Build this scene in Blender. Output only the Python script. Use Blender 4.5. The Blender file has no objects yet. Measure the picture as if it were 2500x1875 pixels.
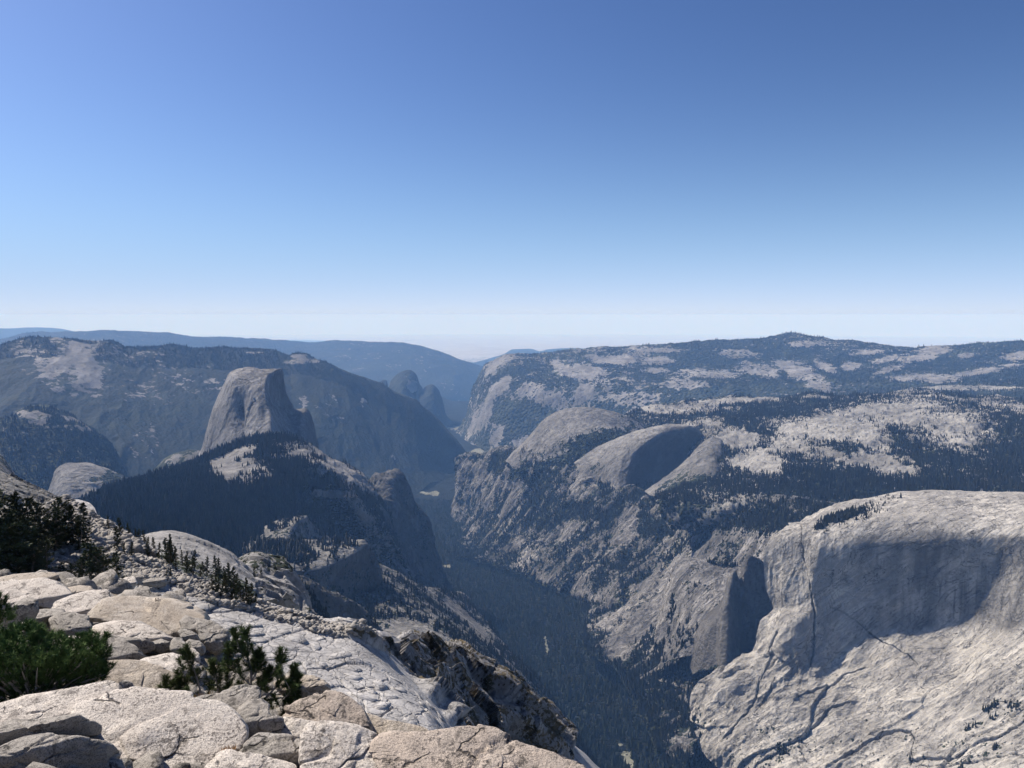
import bpy, math, random
import numpy as np

# ------------------------------------------------------------------ camera, sky, sun, exposure
S = bpy.context.scene
COL = S.collection
R = math.radians
PITCH = R(5.1)
F_S = 1889.6                       # focal length in units of a 2500-wide frame
cam_d = bpy.data.cameras.new('camera')
cam_d.sensor_width = 36.0
cam_d.lens = F_S / 2500 * 36.0
cam_d.clip_start = 0.1
cam_d.clip_end = 400000
cam = bpy.data.objects.new('camera', cam_d)
COL.objects.link(cam)
cam.location = (0, 0, 0)
cam.rotation_euler = (R(90) - PITCH, 0, 0)
S.camera = cam

SUN_AZ, SUN_EL = R(-62), R(49)     # azimuth from straight ahead, left is negative
sun_dir = np.array([math.sin(SUN_AZ) * math.cos(SUN_EL), math.cos(SUN_AZ) * math.cos(SUN_EL), math.sin(SUN_EL)])
world = bpy.data.worlds.new('World')
S.world = world
world.use_nodes = True
wn, wl = world.node_tree.nodes, world.node_tree.links
wn.clear()
sky = wn.new('ShaderNodeTexSky')
sky.sky_type = 'NISHITA'
sky.sun_disc = False
sky.sun_elevation = SUN_EL
sky.sun_rotation = SUN_AZ
sky.altitude = 0
sky.air_density = 1.0
sky.dust_density = 1.0
sky.ozone_density = 6.0
tc = wn.new('ShaderNodeTexCoord')
va = wn.new('ShaderNodeVectorMath'); va.operation = 'ADD'; va.inputs[1].default_value = (0, 0, 0.028)
vn = wn.new('ShaderNodeVectorMath'); vn.operation = 'NORMALIZE'
BG = 0.08
EXPO = 0.6
SK = 2 ** -EXPO
bg = wn.new('ShaderNodeBackground'); bg.inputs[1].default_value = BG
wo = wn.new('ShaderNodeOutputWorld')
wl.new(tc.outputs['Generated'], va.inputs[0]); wl.new(va.outputs[0], vn.inputs[0]); wl.new(vn.outputs[0], sky.inputs[0])
# deeper blue than the plain model, paling to white haze in the last degrees above the horizon
k1 = wn.new('ShaderNodeVectorMath'); k1.operation = 'SCALE'; k1.inputs['Scale'].default_value = 0.13
gm = wn.new('ShaderNodeGamma'); gm.inputs[1].default_value = 1.35
k2 = wn.new('ShaderNodeVectorMath'); k2.operation = 'MULTIPLY'
k2.inputs[1].default_value = tuple(c * SK / BG for c in (0.90, 0.87, 0.92))
sp = wn.new('ShaderNodeSeparateXYZ')
e1 = wn.new('ShaderNodeMath'); e1.operation = 'MAXIMUM'; e1.inputs[1].default_value = 0.0
e2 = wn.new('ShaderNodeMath'); e2.operation = 'POWER'; e2.inputs[1].default_value = 1.25
e3 = wn.new('ShaderNodeMath'); e3.operation = 'MULTIPLY'; e3.inputs[1].default_value = -(1 / 0.044) ** 1.25
e4 = wn.new('ShaderNodeMath'); e4.operation = 'EXPONENT'
mx = wn.new('ShaderNodeMix'); mx.data_type = 'RGBA'
mx.inputs[7].default_value = (*[c * SK / BG for c in (0.67, 0.77, 0.93)], 1)
wl.new(sky.outputs[0], k1.inputs[0]); wl.new(k1.outputs[0], gm.inputs[0]); wl.new(gm.outputs[0], k2.inputs[0])
wl.new(tc.outputs['Generated'], sp.inputs[0]); wl.new(sp.outputs[2], e1.inputs[0]); wl.new(e1.outputs[0], e2.inputs[0]); wl.new(e2.outputs[0], e3.inputs[0]); wl.new(e3.outputs[0], e4.inputs[0])
f1 = wn.new('ShaderNodeMath'); f1.operation = 'POWER'; f1.inputs[1].default_value = 1.5
f2 = wn.new('ShaderNodeMath'); f2.operation = 'MULTIPLY'; f2.inputs[1].default_value = -(1 / 0.125) ** 1.5
f3 = wn.new('ShaderNodeMath'); f3.operation = 'EXPONENT'
m0 = wn.new('ShaderNodeMix'); m0.data_type = 'RGBA'; m0.inputs[7].default_value = (*[c * SK / BG for c in (0.36, 0.60, 0.97)], 1)
wl.new(e1.outputs[0], f1.inputs[0]); wl.new(f1.outputs[0], f2.inputs[0]); wl.new(f2.outputs[0], f3.inputs[0]); wl.new(f3.outputs[0], m0.inputs[0])
wl.new(k2.outputs[0], m0.inputs[6]); wl.new(m0.outputs[2], mx.inputs[6])
wl.new(e4.outputs[0], mx.inputs[0]); wl.new(mx.outputs[2], bg.inputs[0]); wl.new(bg.outputs[0], wo.inputs[0])

sun_d = bpy.data.lights.new('sun', 'SUN')
sun_d.energy = 5.0
sun_d.angle = R(0.53)
sun_d.color = (1.0, 0.92, 0.82)
sun = bpy.data.objects.new('sun', sun_d)
COL.objects.link(sun)
from mathutils import Vector
sun.rotation_euler = Vector(tuple(sun_dir)).to_track_quat('Z', 'Y').to_euler()
sun.location = (-200, 100, 300)

S.view_settings.view_transform = 'Standard'
S.view_settings.look = 'None'
S.view_settings.exposure = EXPO
S.view_settings.gamma = 1
S.view_settings.use_curve_mapping = False
S.render.engine = 'CYCLES'
S.cycles.max_bounces = 5
S.cycles.diffuse_bounces = 2
S.cycles.glossy_bounces = 1
S.cycles.volume_bounces = 2
S.cycles.transmission_bounces = 1
S.cycles.use_denoising = True
S.cycles.use_adaptive_sampling = True
S.cycles.adaptive_threshold = 0.02
S.cycles.sample_clamp_indirect = 6

# ------------------------------------------------------------------ pixels to points
CT, ST = math.cos(PITCH), math.sin(PITCH)
REG = {'S': (0, 0, 1.0), 'V': (0, 0, 2500 / 2212.), 'A': (0, 750, 900 / 2212.), 'B': (800, 750, 900 / 2212.),
       'C': (1600, 750, 900 / 2212.), 'D': (0, 1200, 900 / 2212.), 'E': (800, 1200, 900 / 2212.), 'F': (1600, 1200, 900 / 2212.),
       'G': (0, 1200, 500 / 2212.), 'H': (0, 1500, 500 / 2212.), 'I': (400, 1500, 500 / 2212.), 'J': (850, 1500, 500 / 2212.),
       'K': (400, 1300, 500 / 2212.)}
VS = 2212 / 2500.

def sxy(tag, x, y):
    a = REG[tag]
    return a[0] + x * a[2], a[1] + y * a[2]

def unproj(sx, sy, d):
    """world point at horizontal distance d metres on the line of sight of a photo position"""
    a = np.asarray(sx, float) - 1250.0
    b = 937.5 - np.asarray(sy, float)
    x, y, z = a, F_S * CT + b * ST, -F_S * ST + b * CT
    k = np.asarray(d, float) / np.hypot(x, y)
    return np.stack([x * k, y * k, z * k], -1)

def proj(P):
    """photo position, in the V frame (2212 wide), of world points"""
    yc = P[..., 1] * CT - P[..., 2] * ST
    zc = P[..., 1] * ST + P[..., 2] * CT
    yc = np.maximum(yc, 1e-3)
    return (1250 + F_S * P[..., 0] / yc) * VS, (937.5 - F_S * zc / yc) * VS

def at(tag, x, y, d):
    sx, sy = sxy(tag, x, y)
    return unproj(sx, sy, d)

def at_z(tag, x, y, z):
    p = at(tag, x, y, 1.0)
    return p * (z / p[2])

# ------------------------------------------------------------------ noise
def _noise(P, seed=0):
    i = np.floor(P)
    f = P - i
    i = i.astype(np.int32).view(np.uint32)
    x, y, z = i[:, 0], i[:, 1], i[:, 2]
    fx, fy, fz = f[:, 0], f[:, 1], f[:, 2]
    ux, uy, uz = [t * t * t * (t * (t * 6 - 15) + 10) for t in (fx, fy, fz)]
    k1, k2, k3, k4 = np.uint32(374761393), np.uint32(668265263), np.uint32(2246822519), np.uint32(1274126177)
    hx = x * k1 + np.uint32(seed * 3266489917 & 0xffffffff)
    hx = (hx, hx + k1); hy = y * k2; hy = (hy, hy + k2); hz = z * k3; hz = (hz, hz + k3)
    m = np.uint32(1023); q = np.float32(2 / 1023.)
    def c(a, b, d):
        h = hx[a] + hy[b] + hz[d]
        h = (h ^ (h >> np.uint32(13))) * k4
        h ^= h >> np.uint32(16)
        r = ((h & m) * q - np.float32(1)) * (fx - np.float32(a)) if False else ((h & m).astype(np.float32) * q - 1) * (fx - np.float32(a))
        r += (((h >> np.uint32(10)) & m).astype(np.float32) * q - 1) * (fy - np.float32(b))
        r += (((h >> np.uint32(20)) & m).astype(np.float32) * q - 1) * (fz - np.float32(d))
        return r
    x00 = c(0, 0, 0); x00 += (c(1, 0, 0) - x00) * ux
    x10 = c(0, 1, 0); x10 += (c(1, 1, 0) - x10) * ux
    x00 += (x10 - x00) * uy
    x01 = c(0, 0, 1); x01 += (c(1, 0, 1) - x01) * ux
    x11 = c(0, 1, 1); x11 += (c(1, 1, 1) - x11) * ux
    x01 += (x11 - x01) * uy
    return (x00 + (x01 - x00) * uz) * np.float32(1.25)      # about -1..1

from concurrent.futures import ThreadPoolExecutor
POOL = ThreadPoolExecutor(4)
np.seterr(over='ignore')

def par(fn, Q):
    """run fn over chunks of the rows of Q"""
    n = len(Q)
    if n < 20000: return fn(Q)
    cs = 16384
    return np.concatenate(list(POOL.map(fn, [Q[i:i + cs] for i in range(0, n, cs)])))

def fbm(P, wl=1.0, octv=4, seed=0, gain=0.5, ridged=False, st=None):
    """fractal noise; st stretches the features along a direction"""
    Q = P.reshape(-1, 3) / wl
    if st is not None:
        Q = Q @ st
    Q = Q - np.floor(Q.min(0)) if False else Q
    def one(q):
        out = np.zeros(len(q), np.float32)
        a, tot = 1.0, 0.0
        for o in range(octv):
            n = _noise((q * (2.03 ** o) + 17.3 * o).astype(np.float32), seed + o)
            if ridged:
                n = 1 - 2 * np.minimum(np.abs(n) * 1.6, 1)
            out += np.float32(a) * n
            tot += a
            a *= gain
        return out / np.float32(tot if ridged else tot ** 0.75)
    return par(one, Q).reshape(P.shape[:-1])

def stretch(axis, k):
    """matrix that stretches noise features k times along an axis (world direction)"""
    a = np.array(axis, float); a /= np.linalg.norm(a)
    return np.eye(3) - (1 - 1.0 / k) * np.outer(a, a)

def cells(P, wl, seed=0, st=None, jitter=1.0):
    """cellular blocks: random value of the nearest cell, gap to the second nearest"""
    Q = P.reshape(-1, 3) / wl
    if st is not None:
        Q = Q @ st
    def one(q):
        i = np.floor(q); f = (q - i).astype(np.float32)
        i = i.astype(np.int32).view(np.uint32)
        best = np.full(len(q), 9.0, np.float32); sec = best.copy(); val = np.zeros(len(q), np.float32)
        mm = np.uint32(1023)
        for a in (-1, 0, 1):
            for b in (-1, 0, 1):
                for c in (-1, 0, 1):
                    h = ((i[:, 0] + np.uint32(a & 0xffffffff)) * np.uint32(374761393) + (i[:, 1] + np.uint32(b & 0xffffffff)) * np.uint32(668265263)
                         + (i[:, 2] + np.uint32(c & 0xffffffff)) * np.uint32(2246822519) + np.uint32(seed * 97 + 5))
                    h = (h ^ (h >> np.uint32(13))) * np.uint32(1274126177); h = h ^ (h >> np.uint32(16))
                    d = 0; r0 = None
                    for k, (o, sft) in enumerate(zip((a, b, c), (0, 10, 20))):
                        rr = ((h >> np.uint32(sft)) & mm).astype(np.float32) * np.float32(1 / 1023.)
                        r0 = rr if r0 is None else r0
                        d = d + (o + 0.5 + (rr - 0.5) * jitter - f[:, k]) ** 2
                    m = d < best
                    sec = np.where(m, best, np.minimum(sec, d))
                    val = np.where(m, (r0 * 7.3 + rr * 3.1) % 1.0, val)
                    best = np.minimum(best, d)
        return np.stack([val, np.sqrt(sec) - np.sqrt(best)], -1)
    o = par(one, Q)
    return o[:, 0].reshape(P.shape[:-1]), o[:, 1].reshape(P.shape[:-1])

def sstep(a, b, x):
    t = np.clip((x - a) / (b - a), 0, 1)
    return t * t * (3 - 2 * t)

# ------------------------------------------------------------------ interpolation and lofts
def pchip(xk, yk, x):
    """monotone cubic through knots; yk may be (n,), (n, ...)"""
    xk = np.asarray(xk, float); yk = np.asarray(yk, float)
    n = len(xk)
    h = np.diff(xk)
    sh = (slice(None),) + (None,) * (yk.ndim - 1)
    dl = np.diff(yk, axis=0) / h[sh]
    m = np.zeros_like(yk)
    if n == 2:
        m[:] = dl[0]
    else:
        w1 = (2 * h[1:] + h[:-1])[sh]; w2 = (h[1:] + 2 * h[:-1])[sh]
        a, b = dl[:-1], dl[1:]
        ok = a * b > 0
        with np.errstate(divide='ignore', invalid='ignore'):
            hm = (w1 + w2) / (w1 / a + w2 / b)
        m[1:-1] = np.where(ok, hm, 0)
        m[0] = dl[0]; m[-1] = dl[-1]
    k = np.clip(np.searchsorted(xk, x, side='right') - 1, 0, n - 2)
    t = ((x - xk[k]) / h[k])
    t = np.clip(t, 0, 1)[sh]
    hh = h[k][sh]
    return ((2 * t ** 3 - 3 * t ** 2 + 1) * yk[k] + (t ** 3 - 2 * t ** 2 + t) * hh * m[k]
            + (-2 * t ** 3 + 3 * t ** 2) * yk[k + 1] + (t ** 3 - t ** 2) * hh * m[k + 1])

def grid_normals(P):
    du = np.gradient(P, axis=1); dv = np.gradient(P, axis=0)
    N = np.cross(du, dv)
    N /= np.linalg.norm(N, axis=-1, keepdims=True) + 1e-9
    return N

def props(o, label=None, cat=None, group=None, kind=None):
    if label: o['label'] = label
    if cat: o['category'] = cat
    if group: o['group'] = group
    if kind: o['kind'] = kind
    return o

def mesh_from(name, V, Fc, mat=None, smooth=True, attrs=None, parent=None):
    """V (n,3), Fc (m,3|4) arrays"""
    me = bpy.data.meshes.new(name)
    V = np.asarray(V, np.float32); Fc = np.asarray(Fc, np.int32)
    k = Fc.shape[1]
    me.vertices.add(len(V)); me.vertices.foreach_set('co', V.ravel())
    me.loops.add(Fc.size); me.loops.foreach_set('vertex_index', Fc.ravel())
    me.polygons.add(len(Fc))
    me.polygons.foreach_set('loop_start', np.arange(0, Fc.size, k, dtype=np.int32))
    me.polygons.foreach_set('loop_total', np.full(len(Fc), k, np.int32))
    me.update(calc_edges=True)
    if smooth:
        me.polygons.foreach_set('use_smooth', np.ones(len(Fc), bool))
    for an, av in (attrs or {}).items():
        at_ = me.attributes.new(an, 'FLOAT', 'POINT')
        at_.data.foreach_set('value', np.asarray(av, np.float32).ravel())
    if mat: me.materials.append(mat)
    o = bpy.data.objects.new(name, me)
    COL.objects.link(o)
    if parent is not None: o.parent = parent
    return o

def grid_faces(nv, nu):
    i = np.arange((nv - 1) * nu).reshape(nv - 1, nu)[:, :-1].ravel()
    return np.stack([i, i + nu, i + nu + 1, i + 1], -1)

class L: pass

def loft(name, rows, nu, nv, back=((0.05, 60), (0.15, 400)), disp=None, veg=None, mat=None, linear=False, kind='structure', flip=True, index=False, smooth=True, stain_shade=None):
    """rows from crest to foot, each (tag, [(x, y, d) ...]); returns geometry record"""
    u = np.linspace(0, 1, nu)
    G = []
    for tag, pts in rows:
        pts = np.array([(*sxy(tag, p[0], p[1]), p[2]) for p in pts], float)
        if index:
            t = np.arange(len(pts)) / (len(pts) - 1.0)
        else:
            t = (pts[:, 0] - pts[0, 0]) / (pts[-1, 0] - pts[0, 0])
        q = pchip(t, np.stack([pts[:, 0], pts[:, 1], np.log(pts[:, 2])], -1), u)
        G.append(unproj(q[:, 0], q[:, 1], np.exp(q[:, 2])))
    crest = G[0]
    pre = []
    for k, drop in reversed(back):
        b = crest.copy(); b[:, :2] *= 1 + k; b[:, 2] -= drop
        pre.append(b)
    nb = len(pre)
    G = np.array(pre + G)
    if isinstance(nv, int):
        seg = np.linalg.norm(np.diff(G[nb:], axis=0), axis=-1).mean(-1)
        cnt = np.maximum(2, np.round(nv * seg / seg.sum())).astype(int)
    else:
        cnt = np.array(nv)
    cnt = np.concatenate([[max(3, int(cnt[0] * .5))] * nb, cnt])
    knots = np.concatenate([[0], np.cumsum(cnt)]).astype(float)
    vv = np.arange(int(knots[-1]) + 1).astype(float)
    if linear:
        P = np.stack([np.interp(vv, knots, G[:, j, c]) for j in range(nu) for c in range(3)], -1).reshape(len(vv), nu, 3)
    else:
        P = pchip(knots, G, vv)
    P = np.ascontiguousarray(P)
    N = grid_normals(P)
    r = L(); r.P0 = P.copy(); r.N0 = N
    if (N[P.shape[0] // 2:, :, 2].mean() < 0) or ((N * P).sum(-1)[int(knots[nb]):].mean() > 0):
        N = -N
    r.N0 = N
    r.v = (vv - knots[nb]) / (knots[-1] - knots[nb]); r.u = u
    r.U, r.Vv = np.meshgrid(u, r.v)
    dd = np.zeros(P.shape[:2], np.float32)
    if disp is not None:
        dd = disp(P, N, r)
        P = P + N * dd[..., None]
    N2 = grid_normals(P)
    if (N2 * N).sum(-1).mean() < 0: N2 = -N2
    r.P, r.N, r.D = P, N2, dd
    r.px, r.py = proj(P)
    vg = veg(r) if veg is not None else np.zeros(P.shape[:2], np.float32)
    r.veg = np.clip(vg, 0, 1)
    F_ = grid_faces(P.shape[0], nu)
    a = P.reshape(-1, 3)
    fn = np.cross(a[F_[:, 1]] - a[F_[:, 0]], a[F_[:, 3]] - a[F_[:, 0]])
    if (fn * N2.reshape(-1, 3)[F_[:, 0]]).sum(-1).mean() < 0:
        F_ = F_[:, ::-1]
    at_ = {'veg': r.veg}
    if stain_shade is not None: at_['stain_shade'] = np.clip(stain_shade(r), 0, 1)
    r.obj = mesh_from(name, a, F_, mat, smooth, at_)
    if kind: props(r.obj, kind=kind)
    return r

def blob(r, x, y, rx, ry, ang=0, wob=0.25, wl=None, seed=3):
    """0..1 mask of a patch on the ground round a photo position, ragged edge"""
    a = math.radians(ang)
    dx, dy = r.px - x, r.py - y
    ex = (dx * math.cos(a) + dy * math.sin(a)) / rx
    ey = (-dx * math.sin(a) + dy * math.cos(a)) / ry
    q = np.sqrt(ex * ex + ey * ey)
    if wob:
        if not hasattr(r, 'wobn'):
            D = np.median(np.linalg.norm(r.P, axis=-1))
            r.wobn = fbm(r.P, D * 0.03, 5, seed, 0.65) + 0.6 * fbm(r.P, D * 0.008, 4, seed + 9, 0.7)
        q = q + (wob * 2.2 + 0.15) * r.wobn
    return 1 - sstep(0.7, 1.3, q)

_GC = {}
def groove(P, tag, pts, width, depth, side=0.0):
    """a crack cut along a line over the ground: depth metres deep, width in picture pixels at that place; side: step between its banks"""
    if _GC.get('k') is not P:
        px, py = proj(P)
        _GC.update(k=P, px=px + 7 * fbm(P, 45, 3, 79, 0.6), py=py + 7 * fbm(P, 45, 3, 81, 0.6), w=0.35 + 1.6 * np.abs(fbm(P, 60, 3, 77)))
    px, py = _GC['px'], _GC['py']
    q = np.array([np.array(sxy(tag, x, y)) * VS for x, y in pts])
    best = np.full(px.shape, 1e9); sg = np.zeros(px.shape)
    for a, b in zip(q[:-1], q[1:]):
        e = b - a; L2 = e @ e
        t = np.clip(((px - a[0]) * e[0] + (py - a[1]) * e[1]) / L2, 0, 1)
        dx, dy = px - a[0] - t * e[0], py - a[1] - t * e[1]
        d = np.hypot(dx, dy); m = d < best
        best = np.where(m, d, best); sg = np.where(m, np.sign(dx * e[1] - dy * e[0]), sg)
    w = width * 1.15 * _GC['w']
    g = 1 - sstep(0.3, 1.0, best / w)
    return -depth * g + 0.3 * side * sg * np.exp(-(best / (width * 9)) ** 2)

def inpoly(r, tag, pts):
    xs, ys = zip(*[(sxy(tag, x, y)[0] * VS, sxy(tag, x, y)[1] * VS) for x, y in pts])
    x, y = r.px, r.py
    ins = np.zeros(x.shape, bool)
    j = len(xs) - 1
    for i in range(len(xs)):
        c = (ys[i] > y) != (ys[j] > y)
        with np.errstate(divide='ignore', invalid='ignore'):
            xi = (xs[j] - xs[i]) * (y - ys[i]) / (ys[j] - ys[i] + 1e-12) + xs[i]
        ins ^= c & (x < xi)
        j = i
    return ins

# ------------------------------------------------------------------ materials
class NT:
    def __init__(self, name):
        self.m = bpy.data.materials.new(name); self.m.use_nodes = True
        self.n = self.m.node_tree.nodes; self.l = self.m.node_tree.links
        self.n.clear()
        self.out = self.n.new('ShaderNodeOutputMaterial')
        self.b = self.n.new('ShaderNodeBsdfPrincipled')
        self.b.inputs['Roughness'].default_value = 0.9
        self.b.inputs['Specular IOR Level'].default_value = 0.15
        self.l.new(self.b.outputs[0], self.out.inputs[0])
        self.geo = self.n.new('ShaderNodeNewGeometry')
    def link(self, a, b): self.l.new(a, b)
    def val(self, sock, v):
        if hasattr(v, 'is_linked') or isinstance(v, bpy.types.NodeSocket): self.l.new(v, sock)
        else: sock.default_value = v
    def noise(self, scale, detail=4, rough=0.55, vec=None, dist=0.0, lac=2.0):
        x = self.n.new('ShaderNodeTexNoise')
        x.inputs['Scale'].default_value = scale; x.inputs['Detail'].default_value = detail
        x.inputs['Roughness'].default_value = rough; x.inputs['Distortion'].default_value = dist
        self.l.new(vec or self.geo.outputs['Position'], x.inputs['Vector'])
        return x.outputs['Fac']
    def voro(self, scale, feature='F1', out='Distance', vec=None, rand=1.0):
        x = self.n.new('ShaderNodeTexVoronoi'); x.feature = feature
        x.inputs['Scale'].default_value = scale; x.inputs['Randomness'].default_value = rand
        self.l.new(vec or self.geo.outputs['Position'], x.inputs['Vector'])
        return x.outputs[out]
    def mapv(self, scale=(1, 1, 1), rot=(0, 0, 0), vec=None):
        x = self.n.new('ShaderNodeMapping'); x.inputs['Scale'].default_value = scale; x.inputs['Rotation'].default_value = rot
        self.l.new(vec or self.geo.outputs['Position'], x.inputs['Vector'])
        return x.outputs[0]
    def math(self, op, a, b=0.0, c=None, clamp=False):
        x = self.n.new('ShaderNodeMath'); x.operation = op; x.use_clamp = clamp
        self.val(x.inputs[0], a); self.val(x.inputs[1], b)
        if c is not None: self.val(x.inputs[2], c)
        return x.outputs[0]
    def ramp(self, f, a, b, lo=0.0, hi=1.0):
        x = self.n.new('ShaderNodeMapRange'); x.interpolation_type = 'SMOOTHSTEP'
        self.val(x.inputs[0], f)
        x.inputs[1].default_value = a; x.inputs[2].default_value = b; x.inputs[3].default_value = lo; x.inputs[4].default_value = hi
        return x.outputs[0]
    def mix(self, f, a, b, mode='MIX'):
        x = self.n.new('ShaderNodeMix'); x.data_type = 'RGBA'; x.blend_type = mode
        self.val(x.inputs[0], f)
        for s, v in ((x.inputs[6], a), (x.inputs[7], b)):
            if isinstance(v, bpy.types.NodeSocket): self.l.new(v, s)
            else: s.default_value = (*v, 1)
        return x.outputs[2]
    def attr(self, name):
        x = self.n.new('ShaderNodeAttribute'); x.attribute_name = name
        return x.outputs['Fac']
    def bump(self, h, dist, strength=1.0, nrm=None):
        x = self.n.new('ShaderNodeBump'); x.inputs['Strength'].default_value = strength; x.inputs['Distance'].default_value = dist
        self.l.new(h, x.inputs['Height'])
        if nrm is not None: self.l.new(nrm, x.inputs['Normal'])
        return x.outputs[0]

FOREST = (0.013, 0.019, 0.012)
def terrain_mat(name, px, rock=(0.36, 0.345, 0.33), rock2=(0.24, 0.232, 0.225), forest=FOREST, forest2=(0.030, 0.035, 0.022),
                streak=0.0, strata=None, sk=0.6, bumpk=1.0, speck=0.55, tree=None, mott=1.0, crack=0.0, axis_rot=(0, 0, 0), soil=None):
    """px: metres covered by one picture pixel at this place, so grain and relief get sensible real sizes"""
    t = NT(name)
    rock = tuple(v * 0.66 for v in rock); rock2 = tuple(v * 0.54 for v in rock2)
    f = 1.0 / px
    big = t.noise(f / 45, 5, 0.6)
    mid = t.noise(f / 9, 5, 0.65, dist=0.3)
    fine = t.noise(f / 2.6, 4, 0.7)
    c = t.mix(t.ramp(big, 0.38, 0.62), rock, rock2)
    c = t.mix(t.ramp(mid, 0.45, 0.75, 0, 0.75 * mott), c, tuple(v * 0.52 for v in rock2))
    c = t.mix(t.ramp(mid, 0.25, 0.42, 0.5, 0), c, tuple(min(v * 1.3, 0.6) for v in rock))
    c = t.mix(t.ramp(fine, 0.5, 0.72, 0, 0.6 * mott), c, tuple(v * 0.42 for v in rock2))
    if streak:
        sv = t.mapv((f / 3, f / 3, f / 90))
        s = t.noise(1.0, 4, 0.6, vec=sv)
        lo = t.noise(f / 60, 3, 0.5)
        c = t.mix(t.math('MULTIPLY', t.ramp(s, 0.5, 0.72), t.ramp(lo, 0.4, 0.6, 0, streak)), c, (0.06, 0.058, 0.058))
    h = t.math('ADD', t.math('MULTIPLY', mid, 0.7), t.math('MULTIPLY', fine, 0.55))
    if strata is not None:
        q = Vector(strata).to_track_quat('Z', 'Y').to_euler()
        mp = t.n.new('ShaderNodeMapping'); mp.vector_type = 'TEXTURE'; mp.inputs['Rotation'].default_value = q
        t.l.new(t.geo.outputs['Position'], mp.inputs['Vector'])
        v1 = t.mapv((f / 5, f / 5, f / 45), vec=mp.outputs[0]); s1 = t.noise(1.0, 4, 0.65, vec=v1, dist=0.4)
        v2 = t.mapv((f / 2.2, f / 2.2, f / 16), vec=mp.outputs[0]); s2 = t.noise(1.0, 3, 0.6, vec=v2, dist=0.6)
        c = t.mix(t.ramp(s1, 0.42, 0.62, 0, sk), c, tuple(v * 0.55 for v in rock2))
        ln = t.ramp(t.math('ABSOLUTE', t.math('SUBTRACT', s1, 0.5)), 0.0, 0.018, 0.8 * sk, 0)
        c = t.mix(ln, c, tuple(v * 0.22 for v in rock2))
        c = t.mix(t.ramp(s2, 0.52, 0.68, 0, 0.6 * sk), c, tuple(v * 0.4 for v in rock2))
        s3 = t.noise(1.0, 5, 0.62, vec=t.mapv((f / 16, f / 16, f / 75), vec=mp.outputs[0]), dist=0.8)
        l3 = t.ramp(t.math('ABSOLUTE', t.math('SUBTRACT', s3, 0.47)), 0.0, 0.0075, 1.0, 0)
        l4 = t.ramp(t.math('ABSOLUTE', t.math('SUBTRACT', t.noise(f / 22, 6, 0.6, dist=1.2), 0.5)), 0.0, 0.005, 0.8, 0)
        lk = t.math('MAXIMUM', l3, l4)
        c = t.mix(t.math('MULTIPLY', lk, min(1.0, 0.55 + sk * 0.6)), c, tuple(v * 0.16 for v in rock2))
        h = t.math('SUBTRACT', h, t.math('MULTIPLY', lk, 0.7))
        h = t.math('ADD', h, t.math('ADD', t.math('MULTIPLY', s1, -0.9 * sk), t.math('MULTIPLY', s2, -0.4 * sk)))
    if crack:
        wv = t.n.new('ShaderNodeVectorMath'); wv.operation = 'ADD'
        dn = t.n.new('ShaderNodeTexNoise'); dn.inputs['Scale'].default_value = f / 14; dn.inputs['Detail'].default_value = 4
        t.l.new(t.geo.outputs['Position'], dn.inputs['Vector'])
        ds = t.n.new('ShaderNodeVectorMath'); ds.operation = 'SCALE'; ds.inputs['Scale'].default_value = 16 * px
        t.l.new(dn.outputs['Color'], ds.inputs[0]); t.l.new(t.mapv((1, 1, 0.45), axis_rot), wv.inputs[0]); t.l.new(ds.outputs[0], wv.inputs[1])
        cv = t.voro(f / 11, 'DISTANCE_TO_EDGE', 'Distance', vec=wv.outputs[0])
        cr = t.ramp(cv, 0.0, 0.05)
        h = t.math('ADD', h, t.math('MULTIPLY', cr, crack * 0.6))
        c = t.mix(t.ramp(cv, 0.0, 0.035, 0.45 * min(crack, 1.0), 0), c, tuple(v * 0.35 for v in rock2))
    if soil:
        c = t.mix(t.ramp(t.noise(f / 12, 3, 0.6), 0.48, 0.62, 0, 0.8), c, soil)
    c = t.mix(t.math('MULTIPLY', t.attr('stain_shade'), t.ramp(big, 0.3, 0.6, 0.75, 1.0)), c, (0.062, 0.060, 0.057))  # dark rock varnish; on several cliffs it also paints their shade deeper
    # vegetation: attribute broken up by tree-sized spots
    vg = t.attr('veg')
    ts = tree or 1.6 * px
    vd = t.voro(1.0 / (ts * 1.6), 'F1', 'Distance')
    n2 = t.noise(f / 6, 3, 0.6)
    k = t.math('ADD', t.math('ADD', vg, t.math('MULTIPLY', t.math('SUBTRACT', n2, 0.5), 1.5)), t.math('MULTIPLY', t.math('SUBTRACT', 0.45, vd), speck))
    m = t.ramp(k, 0.44, 0.56)
    fc = t.mix(t.ramp(t.noise(f / 14, 4, 0.6), 0.4, 0.65), forest, forest2)
    fc = t.mix(t.ramp(t.noise(f / 50, 4, 0.6), 0.5, 0.66, 0, 0.7), fc, tuple(v * 1.9 for v in forest2))
    fc = t.mix(t.ramp(t.noise(f / 1.8, 3, 0.7), 0.5, 0.7, 0, 0.55), fc, tuple(v * 0.45 for v in forest))
    c = t.mix(m, c, fc)
    t.link(c, t.b.inputs['Base Color'])
    vh = t.math('SUBTRACT', 1.0, vd)
    hb = t.math('ADD', t.math('MULTIPLY', h, t.math('SUBTRACT', 1.0, m)), t.math('MULTIPLY', t.math('MULTIPLY', vh, m), 1.1))
    t.link(t.bump(hb, px * 5.0 * bumpk, 0.85), t.b.inputs['Normal'])
    return t.m
# ------------------------------------------------------------------ the land, far to near
def floor_z(d):
    return np.interp(d, [1500, 2500, 2800, 3500, 4500, 5450, 7000, 9500, 16000], [-1480, -1560, -1600, -1665, -1740, -1785, -1810, -1835, -1900])

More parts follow.
